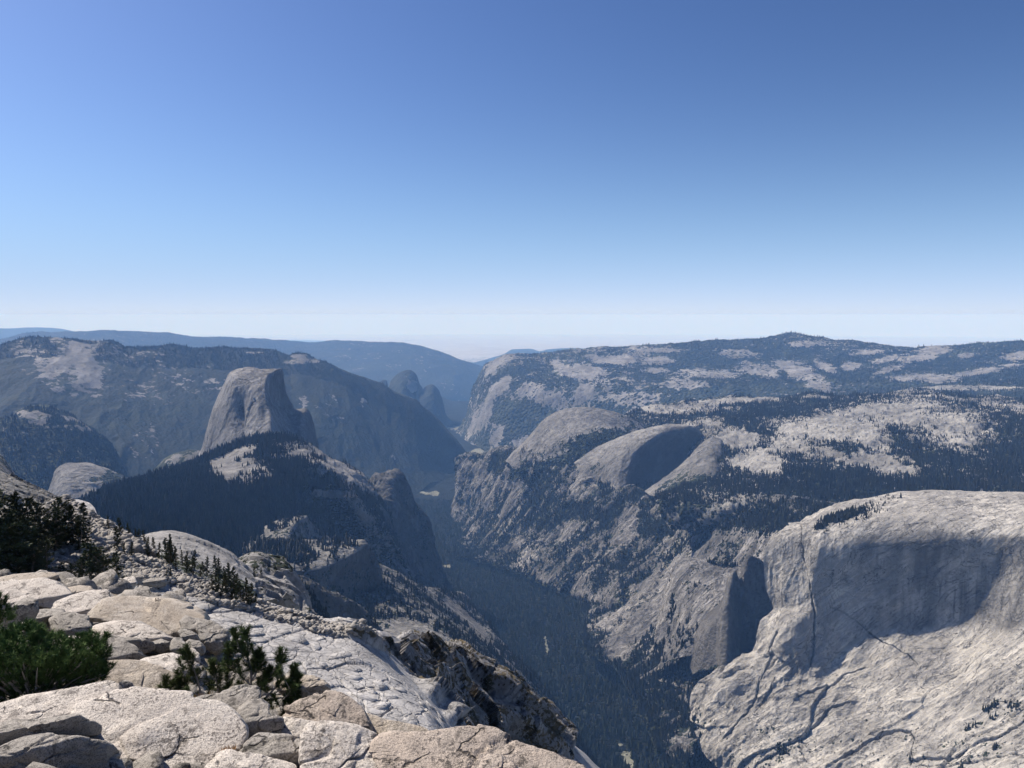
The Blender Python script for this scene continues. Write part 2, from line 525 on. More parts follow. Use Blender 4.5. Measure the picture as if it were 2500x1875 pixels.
# world ground out past the horizon, with the curve of the earth
gy = np.concatenate([np.linspace(-2500, 20000, 60), np.geomspace(20500, 190000, 70)])
gx = np.sinh(np.linspace(-4.2, 4.2, 120)) / math.sinh(4.2) * 150000
GX, GY = np.meshgrid(gx, gy)
GZ = -2450 - (GX ** 2 + GY ** 2) / (2 * 7.4e6)
GP = np.stack([GX, GY, GZ], -1)
far_k = sstep(15000, 40000, GY)
GP[..., 2] += far_k * (fbm(GP, 16000, 5, 5, 0.55) * 420 + 150)
M_ground = terrain_mat('far_ground', 60, rock=(0.62, 0.64, 0.66), rock2=(0.6, 0.61, 0.62), speck=0.1)
o = mesh_from('ground', GP.reshape(-1, 3), grid_faces(len(gy), len(gx)), M_ground, True, {'veg': np.clip((0.55 + 0.6 * fbm(GP, 9000, 3, 2)) * (1 - sstep(30000, 70000, GY)), 0, 1)})
props(o, 'hazy low country reaching the horizon beyond the last ridges', kind='structure')

# far ridges
def dsp(*layers):
    def f(P, N, r):
        out = np.zeros(P.shape[:2], np.float32)
        for ly in layers:
            wlen, amp, octv, seed = ly[:4]
            kw = ly[4] if len(ly) > 4 else {}
            out += amp * fbm(P, wlen, octv, seed, **kw)
        return out
    return f

M_far = terrain_mat('far_ridge_woods', 22, speck=0.25, bumpk=1.6)
def v_far(r): return 0.86 + 0.3 * fbm(r.P, 1500, 3, 9)
r_a = loft('far_hills', [('V', [(-260, 706, 46000), (0, 709, 44000), (60, 707, 44000), (110, 708, 44000), (150, 714, 43000), (178, 722, 43000), (240, 737, 42000), (300, 750, 42000)]),
                         ('V', [(-260, 760, 38000), (0, 760, 38000), (300, 780, 38000)])], 130, 20, disp=dsp((3000, 90, 5, 31)), veg=v_far, mat=M_far)
r_b = loft('far_hills', [('V', [(500, 741, 88000), (620, 734, 88000), (760, 738, 88000), (900, 735, 86000), (1020, 742, 82000), (1180, 745, 80000), (1250, 742, 78000), (1350, 745, 76000), (1500, 752, 70000)]),
                         ('V', [(500, 765, 70000), (1000, 768, 66000), (1500, 770, 60000)])], 150, 16, back=((0.05, 200),), disp=dsp((4000, 120, 5, 33)), veg=v_far, mat=M_far)
r_c = loft('far_hills', [('B', [(700, 420, 30000), (860, 340, 31000), (930, 322, 32000), (1000, 305, 36000), (1060, 285, 36000), (1110, 258, 36000), (1220, 255, 36000), (1270, 270, 36000), (1330, 256, 36000), (1460, 250, 36000), (1700, 270, 36000)]),
                         ('B', [(700, 520, 25000), (1000, 420, 25000), (1700, 400, 28000)])], 150, 26, disp=dsp((2600, 70, 5, 35)), veg=v_far, mat=M_far)

M_ridge1 = terrain_mat('ridge_woods', 18, speck=0.2, bumpk=0.15, forest=(0.010, 0.014, 0.011), forest2=(0.015, 0.019, 0.014))
r_c2 = loft('ridge', [('V', [(-300, 742, 24500), (0, 736, 24500), (60, 723, 24500), (130, 722, 24500), (215, 717, 24500), (330, 722, 24920), (440, 731, 25200), (560, 734, 25200), (660, 741, 25200), (760, 740, 24500), (870, 745, 23800), (950, 762, 23100), (1010, 784, 22400), (1060, 803, 22400), (1110, 830, 22400), (1160, 870, 22400)]),
                      ('V', [(-300, 800, 21000), (0, 800, 21000), (600, 800, 21000), (850, 810, 20720), (950, 825, 20300), (1010, 850, 20300), (1160, 900, 20440)]),
                      ('V', [(-300, 900, 17500), (500, 900, 17500), (800, 900, 17920), (900, 900, 18480), (960, 905, 19040), (1020, 905, 19600), (1160, 915, 19600)])],
             420, 130, disp=dsp((2200, 110, 6, 41), (1200, 60, 4, 43, {'ridged': True})), veg=lambda r: 0.8 + 0.35 * fbm(r.P, 700, 4, 10) - 0.6 * blob(r, 985, 925, 12, 9), mat=M_ridge1)

r_cr = loft('rock_towers', [('B', [(180, 520, 13500), (250, 480, 13500), (300, 462, 13500), (335, 440, 13500), (350, 442, 13500), (362, 500, 13500), (385, 440, 13500), (430, 398, 13500), (490, 376, 13500), (525, 400, 13500), (545, 470, 13500), (575, 500, 13500), (600, 478, 13500), (625, 468, 13500), (655, 500, 13500), (680, 560, 13500), (700, 640, 13500), (740, 690, 13500)]),
                             ('B', [(180, 600, 13000), (300, 560, 13000), (360, 580, 13000), (450, 520, 12900), (540, 560, 13000), (620, 550, 12950), (700, 660, 13100), (745, 700, 13200)]),
                             ('B', [(180, 760, 12300), (450, 720, 12400), (620, 700, 12600), (750, 720, 13000)])], 200, 110, disp=dsp((700, 45, 5, 45, {'ridged': True, 'st': stretch((0, 0, 1), 3)})), back=((0.03, 200), (0.08, 900)),
             veg=lambda r: 0.85 + 0.3 * fbm(r.P, 300, 4, 47) - 0.6 * blob(r, 890, 835, 12, 14) - 0.5 * blob(r, 890, 868, 4, 14), mat=M_ridge1)

# Glacier point wall, the long dark mountain behind the granite dome
M_wall = terrain_mat('mountain_wall', 11, rock=(0.33, 0.32, 0.31), rock2=(0.2, 0.195, 0.19), speck=0.2, bumpk=0.12, forest=(0.010, 0.014, 0.011), forest2=(0.014, 0.018, 0.013))
down = stretch((0.25, -0.75, -0.65), 3.0)
def v_wall(r):
    n = fbm(r.P, 500, 5, 12); s = fbm(r.P, 260, 4, 14, st=stretch((0.3, -0.6, -0.7), 4))
    v = 1.02 + 0.3 * n + 0.1 * s
    v -= (0.36 + 0.5 * s) * blob(r, 230, 800, 240, 62, 8)
    v -= (0.3 + 0.7 * s) * blob(r, 150, 800, 70, 75, -20)
    v -= (0.4 + 0.6 * s) * blob(r, 310, 965, 32, 50, 20)
    v -= 0.5 * blob(r, 60, 905, 60, 12) * (n > -0.1)
    v -= 0.75 * blob(r, 645, 770, 18, 5, 0, 0.1) + 0.6 * blob(r, 655, 781, 50, 6, -3)
    v -= 0.6 * blob(r, 550, 762, 22, 2.5, 0, 0.1) + 0.35 * blob(r, 700, 880, 60, 38, 20) * (n > 0)
    v -= 0.2 * blob(r, 650, 872, 14, 26) + 0.5 * blob(r, 785, 872, 8, 12) + 0.4 * blob(r, 850, 990, 5, 9)
    return v
r_d = loft('mountain', [('A', [(-240, 290, 9500), (0, 258, 9500), (60, 228, 9500), (160, 205, 9500), (290, 202, 9500), (420, 212, 9500), (560, 218, 9500), (650, 216, 9500), (760, 246, 9600), (1000, 238, 9800), (1200, 252, 9900), (1400, 262, 9900), (1600, 280, 9900), (1735, 300, 9900), (1765, 287, 9850), (1800, 283, 9850), (1835, 292, 9850), (1870, 308, 9800), (1960, 330, 9700), (2060, 365, 9600), (2212, 425, 9500), (2300, 465, 9450), (2400, 522, 9400), (2520, 590, 9350), (2620, 665, 9300), (2680, 735, 9250), (2730, 800, 9200), (2775, 870, 9150), (2800, 920, 9100), (2850, 1000, 9100)]),
                        ('V', [(-100, 830, 8300), (100, 820, 8300), (300, 840, 8300), (500, 850, 8500), (700, 870, 8600), (850, 930, 8700), (930, 970, 8800), (985, 990, 9000), (1040, 1010, 9050)]),
                        ('V', [(-100, 960, 7000), (200, 960, 7000), (400, 990, 7200), (600, 1000, 7400), (750, 1010, 7700), (870, 1020, 8100), (940, 1010, 8600), (1030, 1015, 9000)]),
                        ('V', [(-100, 1090, 6200), (200, 1090, 6400), (350, 1100, 6500), (600, 1110, 6700), (800, 1095, 7000), (880, 1080, 7600), (940, 1040, 8300), (1025, 1020, 8950)])],
             600, 260, disp=dsp((1600, 90, 5, 51, {'st': down}), (700, 60, 5, 53, {'ridged': True, 'st': down}), (160, 7, 3, 54)), veg=v_wall, mat=M_wall)

M_hill = terrain_mat('near_hill', 8, rock=(0.3, 0.29, 0.28), rock2=(0.19, 0.185, 0.18), speck=0.5, bumpk=0.35)
r_e = loft('hill', [('A', [(-300, 720, 6300), (0, 680, 6300), (100, 640, 6300), (180, 602, 6300), (280, 600, 6300), (370, 638, 6300), (480, 690, 6300), (560, 745, 6300), (640, 805, 6300), (690, 890, 6300), (730, 980, 6300), (780, 1080, 6200)]),
                    ('A', [(-300, 850, 5700), (100, 830, 5700), (300, 850, 5700), (500, 900, 5700), (650, 980, 5700), (780, 1100, 5800)]),
                    ('A', [(-300, 1150, 5200), (100, 1150, 5200), (500, 1150, 5300), (800, 1150, 5500)])],
             300, 200, disp=dsp((600, 55, 6, 61), (250, 20, 4, 62, {'ridged': True})), mat=M_hill,
             veg=lambda r: 0.84 + 0.35 * fbm(r.P, 260, 4, 16) - 0.5 * blob(r, 120, 910, 90, 22, 12) * (fbm(r.P, 120, 3, 19) > 0.05))

# El Capitan plateau
M_plat = terrain_mat('plateau_far', 13, rock=(0.37, 0.36, 0.35), rock2=(0.27, 0.265, 0.26), speck=0.7, bumpk=0.8, tree=26)
def v_plat(r):
    n = fbm(r.P, 900, 5, 21, st=stretch((1, 0, 0), 2.0)); s = fbm(r.P, 300, 4, 23, st=stretch((0.3, -0.4, -0.8), 3))
    slope = sstep(0.35, 0.8, 1 - r.N[..., 2])
    v = 0.84 + 0.4 * n
    right = sstep(1380, 1440, r.px)
    cliff = 1 - right
    v = v * right + cliff * (0.72 + 0.35 * n + 0.55 * s)
    for b in ((1330, 777, 60, 9, 3), (1420, 780, 40, 8, 0), (1590, 765, 48, 10, 5), (1530, 806, 90, 11, 0), (1430, 800, 40, 6, 0), (1640, 798, 45, 14, 10), (1700, 790, 22, 14, 20), (1740, 812, 60, 18, 25),
              (1785, 793, 28, 10, 30), (1745, 743, 38, 6, 0), (1880, 760, 30, 6, -3), (1912, 776, 30, 6, -12), (1968, 775, 26, 8, 0), (2010, 762, 42, 13, -12), (1920, 800, 36, 6, -18), (2085, 768, 18, 6, -12), (2200, 770, 30, 9, -5),
              (1980, 815, 62, 9, 0), (2050, 818, 40, 8, -8), (2130, 800, 60, 6, -10), (1250, 800, 60, 14, 8), (1480, 830, 60, 10, 0), (1430, 757, 50, 4, 0), (1840, 790, 22, 10, 0)):
        v -= 0.5 * blob(r, *b, wob=0.45)
    # el capitan: pale nose
    v -= 0.6 * blob(r, 1078, 838, 34, 13, -42, 0.2) + 0.5 * blob(r, 1075, 790, 34, 14, -30) + 0.45 * blob(r, 1040, 900, 18, 44, 30) + 0.5 * blob(r, 1075, 940, 10, 26, 28)
    v -= 0.5 * blob(r, 1262, 850, 25, 16, -30) + 0.35 * blob(r, 1180, 860, 60, 22, 15) + 0.5 * blob(r, 1125, 953, 22, 12, -25) + 0.3 * blob(r, 1370, 860, 80, 14)
    v += 0.35 * blob(r, 1140, 900, 60, 40) + 0.3 * blob(r, 1110, 800, 40, 12)
    return v
r_f = loft('plateau', [('V', [(1020, 850, 12800), (1040, 815, 12700), (1052, 792, 12600), (1070, 785, 12500), (1098, 771, 12400), (1150, 769, 12400), (1190, 765, 12400), (1250, 757, 12500), (1350, 750, 12600), (1420, 747, 12700), (1500, 741, 12800), (1600, 737, 13000), (1640, 735, 13000), (1680, 727, 13000), (1720, 722, 13000), (1760, 728, 13000), (1800, 736, 13000), (1850, 741, 13000), (1900, 748, 12800), (1960, 752, 12700), (2010, 752, 12700), (2060, 749, 12700), (2120, 746, 12700), (2212, 741, 12700), (2400, 738, 12700)]),
                       ('V', [(1018, 862, 12400), (1042, 830, 12000), (1056, 812, 11800), (1100, 800, 11700), (1200, 795, 11600), (1400, 790, 11500), (1700, 790, 11500), (2000, 792, 11500), (2400, 790, 11500)]),
                       ('V', [(1010, 885, 12300), (1040, 862, 11600), (1062, 845, 11000), (1110, 838, 10800), (1200, 835, 10600), (1400, 832, 10200), (1700, 826, 10000), (2000, 826, 10000), (2400, 822, 10000)]),
                       ('V', [(985, 935, 12200), (1020, 960, 11000), (1060, 978, 10350), (1140, 985, 10000), (1250, 960, 9700), (1400, 925, 9300), (1700, 905, 9000), (2400, 890, 8800)])],
             820, 210, disp=dsp((1500, 60, 5, 71), (420, 42, 5, 73, {'ridged': True, 'st': stretch((0.2, -.4, -.9), 2.5)}), (130, 12, 3, 74)), veg=v_plat, mat=M_plat)

# forest shelf and the middle plateau
M_mid = terrain_mat('plateau_mid', 7.5, rock=(0.47, 0.455, 0.425), rock2=(0.33, 0.32, 0.30), speck=0.9, bumpk=0.9, tree=13)
r_g = loft('plateau', [('V', [(1340, 905, 8600), (1480, 876, 9200), (1600, 864, 9300), (1700, 858, 9300), (1760, 853, 9300), (1900, 842, 9300), (2000, 834, 9300), (2100, 828, 9300), (2212, 824, 9300), (2400, 820, 9300)]),
                       ('V', [(1340, 930, 7600), (1700, 895, 8000), (2400, 880, 8000)])], 600, 60, disp=dsp((500, 18, 5, 75)),
             veg=lambda r: 0.9 + 0.3 * fbm(r.P, 300, 4, 25) - 0.5 * blob(r, 2100, 838, 120, 6), mat=M_mid)

def v_mid(r):
    n = fbm(r.P, 260, 5, 26); n2 = fbm(r.P, 90, 4, 27)
    v = 0.64 + 0.5 * n + 0.3 * n2
    C = lambda x, y: (sxy('C', x, y)[0] * VS, sxy('C', x, y)[1] * VS)
    def cb(x, y, rx, ry, a=0, k=0.6, w=0.35):
        X, Y = C(x, y)
        return 0.92 * k * blob(r, X, Y, rx * .42, ry * .42, a, w)
    v -= cb(150, 612, 260, 22, 0, .75) + cb(470, 560, 210, 15, -3, .9) + cb(960, 540, 75, 10, 0, .9) + cb(760, 565, 120, 10, 0, .4)
    v += cb(650, 620, 420, 30, 0, .25) + cb(1050, 580, 330, 28, 0, .3)
    v -= cb(1250, 640, 330, 55, 6, .42) + cb(1680, 640, 380, 95, 14, .42) + cb(1650, 740, 430, 110, 12, .36) + cb(2100, 590, 160, 40, 12, .45) + cb(1420, 600, 190, 22, 0, .4)
    v -= cb(1050, 690, 130, 50, -8, .8) + cb(1020, 760, 150, 42, 4, .85) + cb(1180, 740, 150, 70, 10, .75) + cb(1310, 820, 110, 48, 20, .6) + cb(850, 700, 160, 40, 0, .5) + cb(800, 750, 100, 40, -15, .6)
    v -= cb(500, 800, 130, 50, 8, .8) + cb(620, 930, 140, 62, 10, .85) + cb(700, 960, 60, 40, 20, .5) + cb(780, 840, 100, 36, 5, .65) + cb(940, 860, 110, 38, 10, .45) + cb(280, 920, 120, 130, -40, .0)
    v -= cb(1300, 920, 110, 42, 5, .85) + cb(1440, 990, 120, 34, 2, .8) + cb(1090, 900, 55, 22, 5, .7) + cb(1190, 935, 45, 15, -10, .7) + cb(1450, 915, 80, 25, 5, .4)
    v -= cb(1850, 960, 170, 40, 10, .25) + cb(300, 690, 130, 25, -8, .4) + cb(340, 740, 80, 35, -20, .3)
    v += cb(1650, 880, 300, 40, 15, .3) + cb(1100, 1080, 600, 90, 0, .35) - cb(520, 1080, 330, 100, 8, .25) + cb(2100, 800, 150, 130, 50, .4) + cb(1480, 790, 90, 24, 40, .35)
    return v
r_h = loft('plateau', [('C', [(-260, 700, 6900), (-60, 610, 6900), (0, 602, 6900), (120, 592, 6900), (250, 575, 6900), (360, 562, 6900), (450, 548, 6900), (540, 547, 6900), (620, 555, 6900), (740, 560, 6900), (850, 552, 6900), (890, 542, 6900), (950, 532, 6900), (1010, 540, 6900), (1100, 548, 6900), (1300, 542, 6900), (1400, 537, 6900), (1500, 530, 6900), (1600, 522, 6900), (1750, 530, 6900), (1900, 542, 6900), (2000, 546, 6900), (2212, 560, 6900), (2600, 575, 6900)]),
                       ('C', [(-260, 800, 6300), (0, 690, 6300), (300, 650, 6300), (700, 640, 6300), (1000, 645, 6100), (1300, 580, 6300), (1600, 565, 6350), (1900, 590, 6350), (2212, 610, 6350), (2600, 640, 6350)]),
                       ('C', [(80, 880, 6000), (200, 830, 5800), (400, 770, 5600), (700, 740, 5500), (1000, 700, 5500), (1300, 690, 5500), (1600, 690, 5500), (1900, 690, 5500), (2212, 700, 5500), (2600, 720, 5500)]),
                       ('C', [(300, 950, 5250), (340, 900, 5100), (420, 850, 5000), (600, 870, 5000), (900, 820, 5100), (1200, 800, 5000), (1500, 830, 4900), (1900, 860, 4900), (2212, 880, 4900), (2600, 900, 4900)]),
                       ('C', [(220, 1070, 4700), (300, 1050, 4600), (400, 1030, 4500), (600, 1000, 4500), (900, 960, 4500), (1300, 960, 4450), (1600, 1000, 4300), (2212, 1030, 4300), (2600, 1050, 4300)]),
                       ('C', [(0, 1180, 4100), (300, 1200, 4000), (600, 1200, 3900), (900, 1200, 3850), (1300, 1180, 3800), (2212, 1180, 3700), (2600, 1180, 3700)]),
                       ('C', [(100, 1330, 4050), (600, 1330, 3950), (1200, 1330, 3800), (2600, 1330, 3650)])],
             780, 280, disp=dsp((700, 34, 5, 81), (260, 36, 5, 83, {'ridged': True}), (70, 10, 4, 84, {'ridged': True})), veg=v_mid, mat=M_mid)
# the pale triangular dome at its left end and the long brow over the basin
M_dome = terrain_mat('dome_granite', 7, strata=(0.3, -0.5, 0.8), sk=0.25, rock=(0.40, 0.385, 0.36), rock2=(0.29, 0.28, 0.265), streak=0.5, speck=0.5, bumpk=0.7, tree=11)
r_h2 = loft('granite_dome', [('C', [(-60, 1110, 4800), (20, 1050, 4850), (110, 985, 4900), (200, 900, 4950), (270, 830, 5000), (345, 783, 5050), (390, 790, 5050), (412, 850, 5000), (415, 930, 4950), (420, 1010, 4900)]),
                              ('C', [(-40, 1125, 4700), (60, 1070, 4700), (160, 1020, 4680), (260, 960, 4680), (340, 920, 4700), (400, 940, 4750), (420, 1020, 4800)]),
                              ('C', [(0, 1140, 4600), (150, 1090, 4500), (260, 1050, 4480), (350, 1040, 4500), (425, 1050, 4650)])],
              200, 90, back=((0.02, 30), (0.06, 200)), disp=dsp((200, 14, 5, 85), (70, 6, 4, 86, {'ridged': True})),
              veg=lambda r: 0.12 + 0.35 * fbm(r.P, 120, 4, 29) + 0.6 * sstep(0.75, 1.0, r.Vv) + 0.5 * blob(r, 1460, 1060, 60, 30, -35), mat=M_dome, stain_shade=lambda r: 0.3 + 0.5 * fbm(r.P, 130, 4, 421))

# North dome and Basket dome
def v_north(r):
    n = fbm(r.P, 120, 4, 31)
    return 0.08 + 0.3 * n + 0.35 * sstep(0.45, 0.8, r.Vv) * (n > -.2) + 0.55 * sstep(1300, 1390, r.px) * (fbm(r.P, 60, 3, 32) > -0.05) + 0.9 * blob(r, 1290, 955, 70, 24, -10) + 0.9 * sstep(0.8, 0.98, r.Vv)
r_n = loft('granite_dome', [('V', [(1092, 995, 6150), (1110, 975, 6150), (1130, 957, 6150), (1155, 930, 6150), (1178, 905, 6150), (1200, 891, 6150), (1235, 882, 6150), (1265, 880, 6150), (1310, 886, 6150), (1350, 898, 6150), (1385, 912, 6200), (1400, 925, 6200)]),
                            ('V', [(1098, 1000, 6050), (1125, 978, 6030), (1150, 958, 6000), (1175, 938, 5980), (1205, 922, 5950), (1250, 912, 5930), (1300, 912, 5950), (1350, 920, 6000), (1405, 940, 6050)]),
                            ('V', [(1105, 1008, 6000), (1140, 990, 5950), (1165, 975, 5900), (1190, 960, 5850), (1220, 950, 5800), (1280, 945, 5750), (1350, 950, 5800), (1410, 960, 5900)]),
                            ('V', [(1110, 1020, 5950), (1150, 1015, 5850), (1200, 1010, 5750), (1280, 1005, 5600), (1350, 1000, 5600), (1415, 1000, 5700)])],
             330, 190, back=((0.02, 30), (0.08, 260)), disp=dsp((350, 8, 5, 91), (60, 5, 4, 93, {'ridged': True, 'st': stretch((.5, 0, .8), 3)})), veg=v_north, mat=M_dome)
def v_bask(r):
    n = fbm(r.P, 100, 4, 34)
    return 0.04 + 0.3 * n + 0.5 * sstep(0.7, 0.95, r.Vv) * (n > -.15) + 0.5 * blob(r, 1290, 1010, 22, 10, -30)
r_k = loft('granite_dome', [('V', [(1240, 1000, 5600), (1262, 985, 5600), (1290, 966, 5600), (1330, 948, 5580), (1380, 930, 5560), (1425, 920, 5550), (1445, 917, 5550), (1485, 919, 5560), (1505, 927, 5600), (1518, 940, 5700), (1524, 960, 5800)]),
                            ('V', [(1246, 1008, 5540), (1268, 996, 5520), (1292, 982, 5480), (1325, 968, 5440), (1355, 958, 5400), (1385, 950, 5370), (1408, 944, 5370), (1440, 950, 5430), (1480, 955, 5520), (1510, 960, 5620), (1524, 975, 5720)]),
                            ('V', [(1252, 1022, 5480), (1270, 1014, 5440), (1290, 1006, 5390), (1315, 998, 5330), (1335, 992, 5290), (1350, 988, 5260), (1366, 985, 5260), (1400, 990, 5370), (1440, 992, 5480), (1480, 990, 5560), (1515, 985, 5640)]),
                            ('V', [(1260, 1050, 5420), (1275, 1045, 5370), (1290, 1042, 5320), (1310, 1040, 5260), (1325, 1040, 5210), (1338, 1038, 5180), (1352, 1036, 5180), (1380, 1035, 5310), (1410, 1035, 5420), (1450, 1025, 5500), (1500, 1000, 5560)]),
                            ('V', [(1270, 1085, 5360), (1283, 1082, 5310), (1296, 1080, 5260), (1312, 1078, 5200), (1325, 1078, 5150), (1336, 1078, 5120), (1348, 1076, 5120), (1370, 1075, 5220), (1395, 1070, 5320), (1430, 1055, 5400), (1480, 1020, 5480)])],
             360, 220, index=True, back=((0.02, 30), (0.08, 260)), disp=dsp((260, 7, 5, 95), (50, 4, 4, 97, {'ridged': True, 'st': stretch((.5, 0, .8), 3)})), veg=v_bask, mat=M_dome, stain_shade=lambda r: 0.9 * sstep(0.60, 0.66, r.U) * sstep(0.02, 0.10, r.Vv))  # right face painted darker to deepen its shade

# canyon wall on the right, from the column over the meadow to the foot of the big cliff
M_cany = terrain_mat('canyon_wall', 5.5, rock=(0.47, 0.45, 0.425), rock2=(0.29, 0.28, 0.27), speck=0.65, bumpk=0.9, tree=8, strata=(0.62, 0.1, 0.78), sk=0.7)
dia = stretch((0.62, 0.1, 0.78), 4.5)
def d_cany(P, N, r):
    a = fbm(P, 420, 5, 101, ridged=True, st=stretch((0.5, .1, .85), 2.0))
    b = fbm(P, 150, 5, 103, ridged=True, st=dia)
    c = fbm(P, 45, 3, 105, st=dia)
    cv, _ = cells(P, 130, 7, st=dia)
    a = a + (groove(P, 'E', [(1960, 760), (1990, 640), (2000, 560)], 1.6, 30) + groove(P, 'E', [(2180, 1010), (2200, 860), (2240, 780)], 1.6, 25) + groove(P, 'C', [(250, 1300), (320, 1270), (470, 1262), (620, 1225), (720, 1190)], 2.2, 40, 14)
                + groove(P, 'B', [(1990, 560 + 640), (1830, 1330), (1700, 1430), (1560, 1560)], 2, 34, 14) + groove(P, 'B', [(2100, 1320), (1960, 1420), (1820, 1560)], 2, 28, 12) + groove(P, 'B', [(1440, 1150), (1280, 1280), (1130, 1400)], 2, 34, 14) + groove(P, 'B', [(1180, 1040), (1040, 1200), (900, 1340)], 2, 30, 12)) / 55
    return 55 * a + 22 * b + 8 * c + 26 * (cv - .5)
def v_cany(r):
    n = fbm(r.P, 170, 5, 36, st=stretch((0.62, 0.1, 0.78), 2.2))
    n2 = fbm(r.P, 55, 4, 37, st=stretch((0.62, 0.1, 0.78), 2))
    flat = sstep(0.55, 0.85, r.N[..., 2])
    v = 0.61 + 0.6 * n + 0.5 * n2 - 0.006 * r.D + 0.30 * flat
    v += 0.6 * sstep(0.93, 1.0, r.Vv)
    v += 0.35 * blob(r, 1120, 1015, 90, 28, 12) + 0.3 * blob(r, 1330, 1120, 120, 26, 10) + 0.35 * blob(r, 1240, 980, 60, 22) + 0.35 * blob(r, 1600, 1120, 170, 26, 0)
    v -= 0.5 * blob(r, 1350, 1140, 25, 44, 25) + 0.3 * blob(r, 1270, 1015, 30, 30) + 0.4 * blob(r, 1340, 1400, 70, 24, -38) + 0.3 * blob(r, 1400, 1300, 130, 60, -35)
    v += 0.4 * blob(r, 1500, 1360, 50, 80, 10)
    v += 0.3 * blob(r, 1180, 1100, 50, 50)
    return v
r_w = loft('canyon_side', [('V', [(988, 1003, 6900), (996, 996, 6900), (1040, 994, 6750), (1080, 985, 6450), (1120, 985, 6150), (1180, 997, 5860), (1260, 1003, 5650), (1340, 1060, 5230), (1430, 1085, 4820), (1480, 1100, 4550), (1540, 1112, 4200), (1600, 1110, 3950), (1680, 1102, 3800), (1780, 1110, 3650), (1900, 1140, 3500)]),
                           ('V', [(987, 1050, 6850), (1040, 1035, 6550), (1110, 1040, 6050), (1200, 1060, 5560), (1300, 1110, 5030), (1400, 1140, 4680), (1500, 1150, 4250), (1600, 1150, 3850), (1700, 1160, 3580), (1800, 1200, 3400)]),
                           ('V', [(984, 1105, 6800), (1040, 1110, 6350), (1110, 1130, 5720), (1200, 1160, 5170), (1300, 1190, 4720), (1400, 1220, 4320), (1480, 1240, 3980), (1560, 1260, 3650), (1640, 1290, 3380), (1720, 1330, 3230)]),
                           ('V', [(982, 1160, 6450), (1030, 1180, 5950), (1100, 1200, 5400), (1190, 1220, 4920), (1280, 1260, 4450), (1370, 1310, 3980), (1450, 1350, 3600), (1520, 1390, 3300), (1580, 1430, 3050), (1640, 1470, 2900)]),
                           ('V', [(980, 1212, 5550), (1040, 1225, 5350), (1120, 1245, 5050), (1200, 1275, 4700), (1258, 1305, 4420), (1270, 1420, 3560), (1335, 1462, 3320), (1392, 1565, 2810), (1450, 1700, 2400)])],
             900, 560, back=((0.03, 20), (0.1, 100)), disp=d_cany, veg=v_cany, mat=M_cany, smooth=False, stain_shade=lambda r: 0.55 * sstep(0.1, 0.5, fbm(r.P, 260, 4, 409)) + 0.5 * blob(r, 1320, 1130, 30, 60, 10) * (r.px < 1335))

# the big cliff at the right edge of the picture
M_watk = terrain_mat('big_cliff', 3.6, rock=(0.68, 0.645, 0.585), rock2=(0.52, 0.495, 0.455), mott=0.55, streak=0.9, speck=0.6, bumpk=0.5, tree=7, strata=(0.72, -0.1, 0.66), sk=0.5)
def d_watk(P, N, r):
    st = stretch((0.55, -0.1, 0.8), 3.5)
    low = sstep(0.45, 0.62, r.Vv)
    lft = 1 - sstep(0.1, 0.28, r.U)
    a = fbm(P, 260, 5, 111, st=stretch((0, 0, 1), 1.5)); b = fbm(P, 90, 5, 113, ridged=True, st=st); c = fbm(P, 22, 3, 115, st=st)
    cv, _ = cells(P, 90, 9, st=st)
    e = fbm(P, 140, 5, 118, ridged=True, st=stretch((0, 0.1, 1), 4))
    gr = groove(P, 'F', [(1280, 850), (1340, 890), (1450, 950), (1520, 990), (1570, 1040)], 2.2, 14) + groove(P, 'F', [(1050, 680), (1150, 740), (1230, 790), (1290, 860)], 1.4, 8)
    gr += groove(P, 'F', [(885, 215), (890, 300), (905, 400), (930, 560), (945, 700), (950, 900), (930, 1060)], 3.0, 16, 9)
    gr += groove(P, 'F', [(640, 1650), (760, 1560), (900, 1450), (980, 1370), (1060, 1300), (1170, 1265)], 3.0, 20, 8) + groove(P, 'F', [(1080, 1650), (1240, 1540), (1370, 1460), (1430, 1430), (1530, 1430), (1560, 1500), (1540, 1640)], 3.2, 24, 10)
    gr += groove(P, 'F', [(430, 1500), (540, 1350), (600, 1240), (640, 1100), (700, 960), (740, 850)], 2.4, 14, 6) + groove(P, 'F', [(600, 1330), (680, 1220), (720, 1120)], 1.6, 10) + groove(P, 'F', [(1880, 1190), (1940, 1080), (1990, 1000), (2060, 930)], 1.6, 9)
    gr += groove(P, 'F', [(1540, 1620), (1750, 1600), (2000, 1480), (2212, 1380), (2400, 1300)], 3.0, 18, 8) + groove(P, 'F', [(1600, 1650), (1900, 1620), (2212, 1560)], 2.4, 14, 6) + groove(P, 'F', [(860, 1250), (960, 1200), (1080, 1140), (1180, 1080), (1260, 1060)], 2.0, 12, 5)
    gr += groove(P, 'F', [(1120, 380), (1260, 340), (1500, 320), (1700, 300)], 1.4, 6) + groove(P, 'F', [(1490, 195), (1560, 185), (1640, 180)], 1.3, 6)
    a = a + gr / 17
    return 17 * a + (3 + 12 * low) * b + (1.5 + 2 * low) * c + 16 * low * (cv - .5) + lft * (18 * e)
